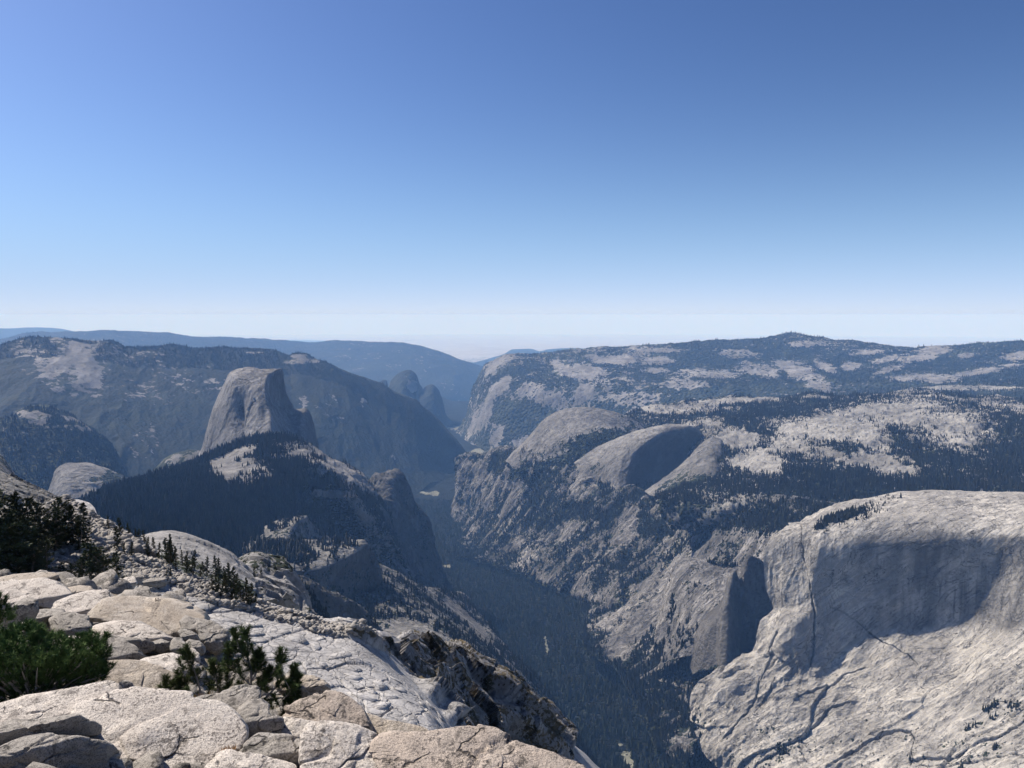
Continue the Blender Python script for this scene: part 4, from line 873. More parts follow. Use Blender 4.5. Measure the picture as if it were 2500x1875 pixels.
r_ld = loft('hill', [('A', [(700, 1140, 5000), (850, 1060, 5000), (920, 985, 5000), (1000, 905, 5000), (1060, 880, 5000), (1150, 856, 5000), (1200, 862, 5000), (1300, 900, 5000)]),
                     ('A', [(700, 1180, 4700), (900, 1100, 4700), (1050, 1050, 4700), (1300, 1000, 4700)])], 200, 80, disp=dsp((200, 12, 5, 195)),
              veg=lambda r: 0.75 + 0.3 * fbm(r.P, 100, 4, 66) - 0.75 * blob(r, 440, 985, 40, 12, -12) - 0.5 * blob(r, 378, 992, 14, 10, -50), mat=M_hill)
# far side of our own ridge, far left
M_flank = terrain_mat('flank_slabs', 1.1, rock=(0.42, 0.40, 0.375), rock2=(0.34, 0.33, 0.31), speck=0.3, bumpk=0.9, tree=3, crack=0.9, axis_rot=(0.3, 0.5, 0.4))
r_fl0 = loft('hill', [('A', [(-300, 760, 2300), (0, 885, 2300), (40, 940, 2300), (80, 1000, 2300), (120, 1060, 2300), (200, 1150, 2300)]),
                      ('A', [(-300, 1000, 1900), (0, 1060, 1900), (200, 1200, 1900)])], 100, 60, disp=dsp((120, 8, 5, 197)), veg=lambda r: 0.55 + 0.5 * fbm(r.P, 70, 4, 68), mat=M_cany)
def d_flank(P, N, r):
    cv, e = cells(P, 26, 3, st=stretch((1, .3, .2), 2.2)); cv2, e2 = cells(P, 9, 5, st=stretch((1, .3, .2), 2.5))
    return 5 * fbm(P, 90, 4, 201) + 3.0 * cv + 1.2 * cv2 + 0.4 * fbm(P, 4, 3, 202)
r_fl = loft('granite_slope', [('A', [(-300, 860, 560), (0, 992, 560), (50, 1018, 560), (100, 1045, 560), (160, 1078, 560), (220, 1110, 560), (270, 1135, 560), (330, 1165, 560), (420, 1230, 560)]),
                              ('A', [(-300, 1100, 480), (0, 1120, 490), (150, 1160, 500), (300, 1210, 500), (420, 1260, 500)]),
                              ('A', [(-300, 1400, 380), (0, 1400, 400), (420, 1420, 400)])], 330, 260, back=((0.02, 10), (0.1, 150)),
              disp=d_flank, veg=lambda r: 0.05 + 0.2 * fbm(r.P, 30, 3, 69), mat=M_flank)
# ------------------------------------------------------------------ near ridge and the slab face under us
M_slab = terrain_mat('slab_granite', 0.16, rock=(0.66, 0.635, 0.61), rock2=(0.62, 0.60, 0.585), speck=0.1, bumpk=0.45, tree=0.8, forest=(0.05, 0.045, 0.03), forest2=(0.10, 0.08, 0.05), crack=0.8)
slab_st = None
def jmask(r):
    """regions of the near land: rubble, slab, dark rib"""
    rub = inpoly(r, 'K', [(-2600, -600), (-1550, -600), (-900, -300), (0, 350), (520, 560), (1000, 780), (1700, 985), (2300, 1100), (2300, 1190), (1750, 1120), (1500, 1040), (1100, 930), (900, 860), (600, 800), (450, 780), (220, 640), (60, 560), (-100, 650), (-500, 560), (-700, 900), (-2600, 900)]).astype(np.float32)
    rib = inpoly(r, 'J', [(0, 100), (430, 300), (900, 400), (2400, 1200), (2400, 2400), (1300, 1400), (1120, 1180), (980, 1000), (840, 860), (740, 740), (620, 600), (400, 400), (200, 330), (0, 260)]).astype(np.float32)
    def soft(m):
        k = 4
        c = np.cumsum(np.pad(m, ((k, k), (0, 0)), mode='edge'), 0); m = (c[2 * k:] - c[:-2 * k]) / (2 * k)
        c = np.cumsum(np.pad(m, ((0, 0), (k, k)), mode='edge'), 1); return (c[:, 2 * k:] - c[:, :-2 * k]) / (2 * k)
    return soft(rub), soft(rib)
def d_near(P, N, r):
    r.P = P; r.px, r.py = proj(P)
    D = np.linalg.norm(P, axis=-1)
    rub, rib = jmask(r); r.rub, r.rib = rub, rib
    far = sstep(110, 170, D)
    slab = 1 - np.clip(rub + rib, 0, 1)
    out = 1.2 * fbm(P, 28, 4, 301) * (0.4 + far)
    # exfoliation sheets: thin overlapping shells with broken curved edges
    w = fbm(P, 6, 3, 302); w2 = fbm(P, 1.6, 3, 306)
    r.crk = np.zeros(P.shape[:2], np.float32)
    for wlen, hh, sel, sd in ((4.2, 0.42, 1 - far, 3), (9.0, 0.8, far, 5)):
        wr = np.stack([w * wlen * .35 + w2 * .4, w2 * wlen * .12 + .3 * w, w * .3], -1)
        cv, ce = cells(P + wr, wlen, sd, st=slab_st)
        cv2, ce2 = cells(P + wr, wlen * .42, sd + 1, st=slab_st)
        zone = sstep(-0.1, 0.2, fbm(P, wlen * 5, 3, 320 + sd) + 0.05)
        q = np.floor(cv * 4) / 4; q2 = np.floor(cv2 * 3) / 3
        g = sstep(0.07, 0.0, ce); g2 = sstep(0.08, 0.0, ce2) * (cv2 > .5)
        out += slab * sel * hh * (0.75 * q * zone - 0.55 * g * zone + (0.3 * q2 - 0.35 * g2) * zone * (cv > .45))
    cv, ce = cells(P, 1.9, 11, st=stretch((0.9, 0.4, 0.1), 2.4)); cv2, _ = cells(P, 0.45, 12)
    out += rub * (0.6 * cv + 0.2 * cv2 + 0.5 * fbm(P, 4, 4, 331) - 0.3 * sstep(0.1, 0, ce))
    cv, ce = cells(P, 9, 13, st=stretch((0.8, 0.3, -0.5), 2.6)); cv2, _ = cells(P, 3.4, 14, st=stretch((0.8, 0.3, -0.5), 2.2))
    out += rib * (4.2 * (cv - .5) + 1.6 * (cv2 - .5) + 4.5 * fbm(P, 26, 4, 333, ridged=True, st=stretch((0.7, 0.3, -0.6), 3)))
    out += 0.05 * fbm(P, 0.8, 3, 335)
    return out
def v_near(r):
    n = fbm(r.P, 3.5, 4, 341); n2 = fbm(r.P, 14, 3, 343)
    flat = sstep(0.6, 0.9, r.N[..., 2])
    v = r.rub * (0.36 + 0.5 * n + 0.3 * n2 + 0.6 * (r.px < 200) * (r.py < 1200)) + r.rib * (0.42 + 0.55 * fbm(r.P, 10, 4, 345) + 0.25 * n2)
    return v
p_s = at('V', 754, 1527, 80.0); n_s = np.array([0.24, 0.06, 0.95])
def pd(x, y, k=1.0):
    q = at('V', x, y, 1.0)
    return float(k * (p_s @ n_s) / (q @ n_s))
def near_rows(rows):
    out = []
    for i, (tg, pts) in enumerate(rows):
        new = []
        for x, y, d in pts:
            rt = float(sstep(-60, 90, x - (830 + (max(y, 1385) - 1400) * 0.93)))
            if i == 0: dn = pd(x, y + (60 if x < 900 else 40)) * (1.12 + 0.25 * float(sstep(400, 900, x))) ; dn = dn * (1 - rt) + d * 0.55 * rt
            elif i <= 3: dn = pd(x, y) * (1 - rt) + d * (0, 0.58, 0.655, 0.93)[i] * rt
            else: dn = pd(x, y)
            new.append((x, y, dn))
        out.append((tg, new))
    return out
r_near = loft('near_slope', near_rows([('V', [(-120, 1120, 84), (0, 1100, 84), (70, 1098, 84), (100, 1088, 82), (125, 1079, 80), (165, 1078, 80), (190, 1084, 79), (205, 1095, 79), (215, 1112, 80), (235, 1122, 81), (262, 1138, 83), (280, 1150, 86), (310, 1192, 92), (345, 1218, 98), (390, 1246, 105), (440, 1263, 112), (500, 1285, 120), (545, 1298, 130), (600, 1318, 145), (660, 1340, 165), (705, 1353, 185), (730, 1352, 200), (770, 1358, 210), (800, 1370, 230), (845, 1387, 250), (880, 1402, 270), (930, 1418, 300), (965, 1435, 330), (1010, 1450, 360), (1060, 1455, 380), (1085, 1468, 395), (1110, 1490, 410), (1150, 1525, 430), (1190, 1565, 445), (1260, 1630, 460), (1330, 1700, 470)]),
                             ('V', [(-120, 1190, 62), (0, 1190, 62), (100, 1190, 62), (200, 1195, 63), (260, 1205, 64), (310, 1235, 67), (350, 1258, 70), (400, 1285, 76), (460, 1308, 88), (520, 1325, 100), (580, 1345, 116), (640, 1362, 138), (700, 1378, 165), (760, 1385, 185), (820, 1405, 205), (870, 1428, 225), (920, 1465, 240), (960, 1500, 255), (1000, 1525, 270), (1060, 1530, 290), (1120, 1545, 305), (1180, 1600, 315), (1260, 1690, 320), (1330, 1760, 320)]),
                             ('V', [(-120, 1245, 48), (0, 1245, 48), (100, 1245, 48), (200, 1255, 49), (280, 1270, 50), (340, 1290, 52), (400, 1320, 55), (460, 1350, 60), (520, 1385, 66), (580, 1410, 75), (640, 1430, 88), (700, 1450, 104), (760, 1470, 122), (820, 1495, 142), (870, 1520, 162), (920, 1545, 185), (960, 1570, 205), (1000, 1590, 235), (1060, 1600, 262), (1120, 1620, 272), (1200, 1690, 280), (1330, 1800, 290)]),
                             ('V', [(-120, 1330, 34), (0, 1330, 34), (200, 1340, 34), (340, 1370, 36), (440, 1400, 40), (520, 1440, 46), (600, 1480, 52), (680, 1520, 62), (760, 1550, 76), (840, 1580, 92), (900, 1605, 110), (960, 1630, 132), (1020, 1650, 160), (1120, 1690, 190), (1330, 1840, 220)]),
                             ('V', [(-120, 1450, 20), (200, 1480, 20), (400, 1520, 22), (600, 1580, 30), (800, 1650, 45), (950, 1690, 65), (1100, 1740, 95), (1330, 1880, 140)])]),
              1000, 620, back=((0.03, 8), (0.10, 60), (0.3, 260)), disp=d_near, veg=v_near, mat=M_slab, smooth=False, stain_shade=lambda r: r.rib * (0.55 + 0.5 * fbm(r.P, 9, 4, 347)) + 0.3 * r.rub * (fbm(r.P, 5, 3, 349) > 0))

# pale slab dome and the outcrop behind the near ridge
M_mslab = terrain_mat('mid_slab', 0.5, rock=(0.52, 0.50, 0.48), rock2=(0.40, 0.39, 0.38), speck=0.3, bumpk=0.8, tree=2.5)
def d_ms(P, N, r):
    cv, _ = cells(P, 16, 21, st=stretch((.8, .5, -.2), 2.5)); cv2, _ = cells(P, 6, 22, st=stretch((.8, .5, -.2), 2.5))
    return 2.0 * cv + 0.8 * cv2 + 2.5 * fbm(P, 50, 4, 351) + 0.3 * fbm(P, 3, 3, 352)
r_ms = loft('granite_dome', [('K', [(-500, 200, 420), (-260, 100, 430), (-60, 45, 440), (60, 36, 440), (180, 50, 440), (350, 98, 440), (450, 140, 440), (560, 195, 440), (640, 232, 440), (720, 280, 440), (790, 340, 440), (860, 400, 440), (940, 470, 440)]),
                             ('K', [(-500, 330, 330), (-60, 220, 345), (200, 230, 350), (400, 290, 350), (600, 380, 350), (760, 470, 350), (960, 600, 350)]),
                             ('K', [(-500, 600, 230), (100, 560, 240), (500, 640, 250), (960, 800, 260)])], 260, 160, back=((0.03, 12), (0.2, 150)), smooth=False, disp=d_ms,
             veg=lambda r: 0.1 + 0.35 * fbm(r.P, 16, 4, 353) + 0.5 * sstep(0.5, 0.7, r.Vv), mat=M_mslab)
def d_oc(P, N, r):
    cv, _ = cells(P, 20, 23, st=stretch((.1, .2, -.9), 2)); cv2, _ = cells(P, 7, 24, st=stretch((.3, .2, -.8), 1.6))
    return 6 * cv + 2.2 * cv2 + 5 * fbm(P, 50, 5, 355, ridged=True)
r_oc = loft('rock_outcrop', [('K', [(820, 520, 470), (850, 450, 470), (900, 425, 470), (960, 385, 470), (1000, 378, 470), (1060, 425, 475), (1110, 418, 480), (1180, 432, 485), (1260, 458, 490), (1320, 540, 495), (1390, 640, 500), (1440, 760, 505), (1470, 880, 510), (1500, 1000, 510)]),
                             ('K', [(830, 640, 420), (950, 580, 420), (1100, 600, 430), (1250, 640, 440), (1350, 760, 450), (1500, 1020, 470)]),
                             ('K', [(840, 800, 350), (1000, 830, 350), (1200, 880, 360), (1350, 960, 380), (1500, 1060, 400)])], 240, 220, back=((0.03, 20), (0.1, 120)), smooth=False, disp=d_oc,
             veg=lambda r: 0.22 + 0.5 * fbm(r.P, 22, 4, 357) + 0.3 * (r.py < 1235), mat=M_mslab)

# ground under the boulders in front
M_dirt = terrain_mat('gravelly_ground', 0.012, rock=(0.42, 0.37, 0.30), rock2=(0.33, 0.285, 0.22), speck=0.0, bumpk=0.9, tree=0.05, forest=(0.16, 0.12, 0.08), forest2=(0.2, 0.15, 0.1))
r_fg = loft('ground', [('V', [(-160, 1262, 27), (0, 1262, 27), (100, 1270, 26.5), (240, 1290, 25), (330, 1300, 24), (400, 1320, 22), (450, 1385, 18), (490, 1430, 15.5), (560, 1455, 13.2), (640, 1490, 11.6), (710, 1530, 10.0), (780, 1580, 8.6), (880, 1620, 7.8), (980, 1640, 7.2), (1060, 1650, 6.9), (1150, 1690, 6.6), (1260, 1740, 6.4)]),
                       ('V', [(-160, 1400, 15), (200, 1420, 14), (400, 1470, 12.2), (600, 1530, 9.6), (800, 1620, 7.6), (1000, 1670, 6.6), (1260, 1780, 6.0)]),
                       ('V', [(-160, 1545, 8.6), (200, 1555, 8.4), (400, 1575, 8.0), (600, 1610, 7.4), (800, 1670, 6.6), (1000, 1720, 6.0), (1260, 1830, 5.5)]),
                       ('V', [(-200, 1800, 4.9), (300, 1800, 4.9), (700, 1810, 4.8), (1260, 1900, 4.6)])], 420, 360,
            back=((0.02, 1.0), (0.12, 9)), disp=dsp((1.4, 0.12, 5, 361), (0.3, 0.03, 4, 363)), veg=lambda r: 0.3 + 0.5 * fbm(r.P, 0.6, 4, 365), mat=M_dirt)

# ------------------------------------------------------------------ boulders
def boulder_mat(name, base, dark, lich, tint, speck=0.5):
    t = NT(name)
    oi = t.n.new('ShaderNodeTexCoord'); v = oi.outputs['Object']
    big = t.noise(1.6, 5, 0.6, vec=v, dist=0.4); mid = t.noise(6, 5, 0.65, vec=v); fine = t.noise(38, 4, 0.7, vec=v); gr = t.noise(130, 2, 0.6, vec=v)
    c = t.mix(t.ramp(big, 0.36, 0.62), base, tint)
    c = t.mix(t.ramp(mid, 0.5, 0.68, 0, 0.75), c, lich)
    c = t.mix(t.ramp(mid, 0.22, 0.4, 0.5, 0), c, tuple(min(x * 1.15, 0.72) for x in base))
    dk = t.math('MULTIPLY', t.ramp(fine, 0.50, 0.60), t.ramp(t.noise(3.2, 4, 0.7, vec=v), 0.44, 0.56, 0.2, speck))
    c = t.mix(dk, c, dark)
    lp = t.math('MULTIPLY', t.ramp(t.noise(9, 6, 0.75, vec=v, dist=0.5), 0.50, 0.56), t.ramp(t.noise(1.3, 3, 0.6, vec=v), 0.46, 0.56))
    c = t.mix(t.math('MULTIPLY', lp, 0.75 * speck + 0.1), c, tuple(x * 0.8 for x in dark))
    c = t.mix(t.ramp(gr, 0.52, 0.62, 0, 0.7), c, (0.07, 0.065, 0.06))
    c = t.mix(t.ramp(gr, 0.3, 0.42, 0.3, 0), c, tuple(min(x * 1.35, 0.6) for x in base))
    t.link(c, t.b.inputs['Base Color'])
    wv = t.n.new('ShaderNodeVectorMath'); wv.operation = 'ADD'
    dn = t.n.new('ShaderNodeTexNoise'); dn.inputs['Scale'].default_value = 2.2; dn.inputs['Detail'].default_value = 5
    t.l.new(v, dn.inputs['Vector']); ds = t.n.new('ShaderNodeVectorMath'); ds.operation = 'SCALE'; ds.inputs['Scale'].default_value = 0.55
    t.l.new(dn.outputs['Color'], ds.inputs[0]); t.l.new(t.mapv((1, 1, 1.9), vec=v), wv.inputs[0]); t.l.new(ds.outputs[0], wv.inputs[1])
    ck = t.ramp(t.voro(1.15, 'DISTANCE_TO_EDGE', 'Distance', vec=wv.outputs[0]), 0.0, 0.016)
    ck = t.math('MAXIMUM', ck, t.ramp(t.noise(1.8, 3, 0.6, vec=v), 0.50, 0.54, 1.0, 0.0))
    t.l.new(t.mix(t.math('MULTIPLY', t.math('SUBTRACT', 1.0, ck), 0.85), c, tuple(x * 0.35 for x in dark)), t.b.inputs['Base Color'])
    pit = t.voro(11, 'F1', 'Distance', vec=v)
    h = t.math('ADD', t.math('ADD', t.math('MULTIPLY', mid, 0.9), t.math('MULTIPLY', fine, 0.7)), t.math('MULTIPLY', t.ramp(pit, 0.0, 0.28), 0.18))
    h = t.math('ADD', t.math('ADD', h, t.math('MULTIPLY', gr, 0.12)), t.math('MULTIPLY', ck, 0.9))
    t.link(t.bump(h, 0.028, 0.85), t.b.inputs['Normal'])
    t.b.inputs['Roughness'].default_value = 0.88
    return t.m
B_white = boulder_mat('white_granite', (0.56, 0.505, 0.445), (0.12, 0.105, 0.095), (0.42, 0.375, 0.33), (0.60, 0.55, 0.49), 0.9)
B_tan = boulder_mat('tan_granite', (0.42, 0.36, 0.29), (0.13, 0.11, 0.09), (0.34, 0.295, 0.24), (0.48, 0.43, 0.37), 0.5)
B_grey = boulder_mat('grey_granite', (0.28, 0.26, 0.23), (0.075, 0.07, 0.063), (0.19, 0.175, 0.155), (0.38, 0.35, 0.315), 0.9)
B_pink = boulder_mat('speckled_granite', (0.47, 0.395, 0.33), (0.085, 0.075, 0.068), (0.31, 0.265, 0.225), (0.38, 0.33, 0.285), 1.0)
MATS = {'w': B_white, 't': B_tan, 'g': B_grey, 'p': B_pink}

_cs = {}
def cube_sphere(n):
    if n in _cs: return _cs[n]
    t = np.tan(np.linspace(-1, 1, n + 1) * math.pi / 4)
    a, b = np.meshgrid(t, t)
    one = np.ones_like(a)
    fs = [(one, a, b), (-one, -a, b), (-a, one, b), (a, -one, b), (a, b, one) , (a, -b, -one)]
    pts = np.stack([np.stack(f, -1) for f in fs]).reshape(-1, 3)
    pts /= np.linalg.norm(pts, axis=-1, keepdims=True)
    F0 = grid_faces(n + 1, n + 1)
    Fa = np.concatenate([F0 + k * (n + 1) ** 2 for k in range(6)])
    key = np.round(pts, 6); uq, inv = np.unique(key, axis=0, return_inverse=True)
    inv = inv.reshape(-1)
    idx = np.zeros(len(uq), int); idx[inv] = np.arange(len(pts))
    V = pts[idx]; Fa = inv[Fa]
    c = V[Fa].mean(1); nn = np.cross(V[Fa[:, 1]] - V[Fa[:, 0]], V[Fa[:, 2]] - V[Fa[:, 0]])
    Fa = np.where(((c * nn).sum(-1) < 0)[:, None], Fa[:, ::-1], Fa)
    _cs[n] = (V, Fa); return _cs[n]

def boulder(label, tag, poly, d, mat='w', tilt=8, yaw=0, front=0.45, ftilt=8, deep=1.2, seed=0, n=None, rough=1.0, cat='boulder', name='boulder', group=None, pn=20, top=None):
    """a block whose silhouette follows the outline seen; tilt: slope of its top towards us in degrees; front: share of its
    height (from below) where the top breaks over into the front face; deep: reach away from us"""
    pts = np.array([sxy(tag, *p) for p in poly], float)
    lo, hi = pts.min(0), pts.max(0)
    cen = (lo + hi) / 2
    C = unproj(cen[0], cen[1], d); D = np.linalg.norm(C)
    e3 = -C / D
    e1 = np.cross([0, 0, 1.0], e3); e1 /= np.linalg.norm(e1)
    e2 = np.cross(e3, e1)
    k = D / F_S * (1.0 / (1 + 0))
    q = (pts - cen) * k * 1.05; q[:, 1] *= -1
    W, H = (hi - lo) * k
    # polygon radius by angle
    nth = 720
    th = np.linspace(-math.pi, math.pi, nth, endpoint=False)
    dx, dy = np.cos(th), np.sin(th)
    Rr = np.full(nth, 1e9)
    for i in range(len(q)):
        p0, p1 = q[i], q[(i + 1) % len(q)]
        e = p1 - p0
        den = dx * e[1] - dy * e[0]
        with np.errstate(divide='ignore', invalid='ignore'):
            tt = (p0[0] * e[1] - p0[1] * e[0]) / den
            s = (p0[0] * dy - p0[1] * dx) / den
        ok = (tt > 0) & (s >= -1e-6) & (s <= 1 + 1e-6)
        Rr = np.where(ok & (tt < Rr), tt, Rr)
    Rr = np.where(Rr > 1e8, max(W, H) / 2, Rr)
    Rr = np.convolve(np.concatenate([Rr[-6:], Rr, Rr[:6]]), np.ones(13) / 13, 'valid')
    px_w = max(hi - lo) / 2500 * 1024
    n = n or int(np.clip(px_w * 0.65, 12, 96))
    V, Fa = cube_sphere(n)
    # stretch the directions so that long blocks get even vertices
    sc = np.array([W / 2, H / 2, max(W, H) * deep * 0.6])
    w = V * sc; w /= np.linalg.norm(w, axis=-1, keepdims=True)
    R3 = np.stack([e1, e2, e3])
    up = R3 @ np.array([0, 0, 1.0])                       # world up in the block's frame
    fwd = np.array([0, 0, 1.0]); fwd = fwd - up * (fwd @ up); fwd /= np.linalg.norm(fwd)     # level, towards us
    side = np.cross(up, fwd)
    def rot(a, ang_t, ang_y):
        ct, st = math.cos(R(ang_t)), math.sin(R(ang_t))
        v = a[0] * up * 1.0 + a[1] * fwd
        f2 = fwd * math.cos(R(ang_y)) + side * math.sin(R(ang_y))
        return f2
    f2 = rot((0, 1), 0, yaw)
    nt = up * math.cos(R(tilt)) + f2 * math.sin(R(tilt))
    nf = f2 * math.cos(R(ftilt)) + up * math.sin(R(ftilt)) * (1 if ftilt > 0 else 1)
    # edge point: at height share `front` of outline, nearest reach
    zf = 0.36 * H if front > 0 else 0.5 * H
    Ep = np.array([0, (front - 0.5) * H, zf])
    cons = []
    rho = np.hypot(w[:, 0], w[:, 1]) + 1e-9
    rp = Rr[((np.arctan2(w[:, 1], w[:, 0]) + math.pi) / (2 * math.pi) * nth).astype(int) % nth]
    kk = (rho / rp) ** pn
    for nrm, c in ((nt, max(nt @ Ep, 0.06 * H)), (nf, max(nf @ Ep, 0.15 * H)), (-e_z, deep * max(W, H) * 0.55) if False else (np.array([0, 0, -1.0]), deep * max(W, H) * 0.6)):
        kk = kk + (np.maximum(w @ nrm, 0) / c) ** pn
    kk = kk + (np.maximum(w @ (-up), 0) / (0.9 * H)) ** pn
    rf = np.random.RandomState(seed)
    sup = lambda n_: float((w * (kk ** (-1.0 / pn))[:, None] @ n_).max())
    for _ in range(5):
        nn_ = rf.randn(3) * np.array([1, 1, .6]); nn_[2] = abs(nn_[2]); nn_ /= np.linalg.norm(nn_)
        kk = kk + (np.maximum(w @ nn_, 0) / (sup(nn_) * rf.uniform(.90, .99))) ** pn
    r0 = kk ** (-1.0 / pn)
    P = w * r0[:, None]
    sz = min(W, H * 1.6)
    rs = np.random.RandomState(seed + 11)
    off = rs.rand(3) * 50
    Q = P / sz + off
    dsp_ = 0.085 * fbm(Q, 0.8, 4, seed) + 0.02 * fbm(Q, 0.4, 5, seed + 5, ridged=True) + 0.02 * fbm(Q, 0.16, 4, seed + 7) - 0.05 * sstep(.12, .0, np.abs(fbm(Q, 0.8, 3, seed + 8)) * (1.0 + 3 * (np.abs(fbm(Q, 1.4, 2, seed + 9)))))
    cva, cea = cells(Q + 0.25 * fbm(Q, 0.5, 3, seed + 3)[:, None], 0.55, seed % 50, st=stretch(R3 @ np.array([0.8, 0.5, 0.1]), 2.0)); cvb, ceb = cells(Q, 0.24, seed % 40 + 3)
    dsp_ = dsp_ + 0.085 * (cva - .5) - 0.04 * sstep(.06, 0, cea) + 0.022 * (cvb - .5) * (cva > .4)
    dn = P / (np.linalg.norm(P, axis=-1, keepdims=True) + 1e-9)
    P = P + dn * (dsp_ * sz * rough * 0.8)[:, None]
    Wp = P @ R3
    base = np.array([0.0, 0.0, Wp[:, 2].min()])
    o = mesh_from(name, Wp - base, Fa, MATS[mat], True)
    o.location = tuple(C + base)
    props(o, label, cat, group)
    return o

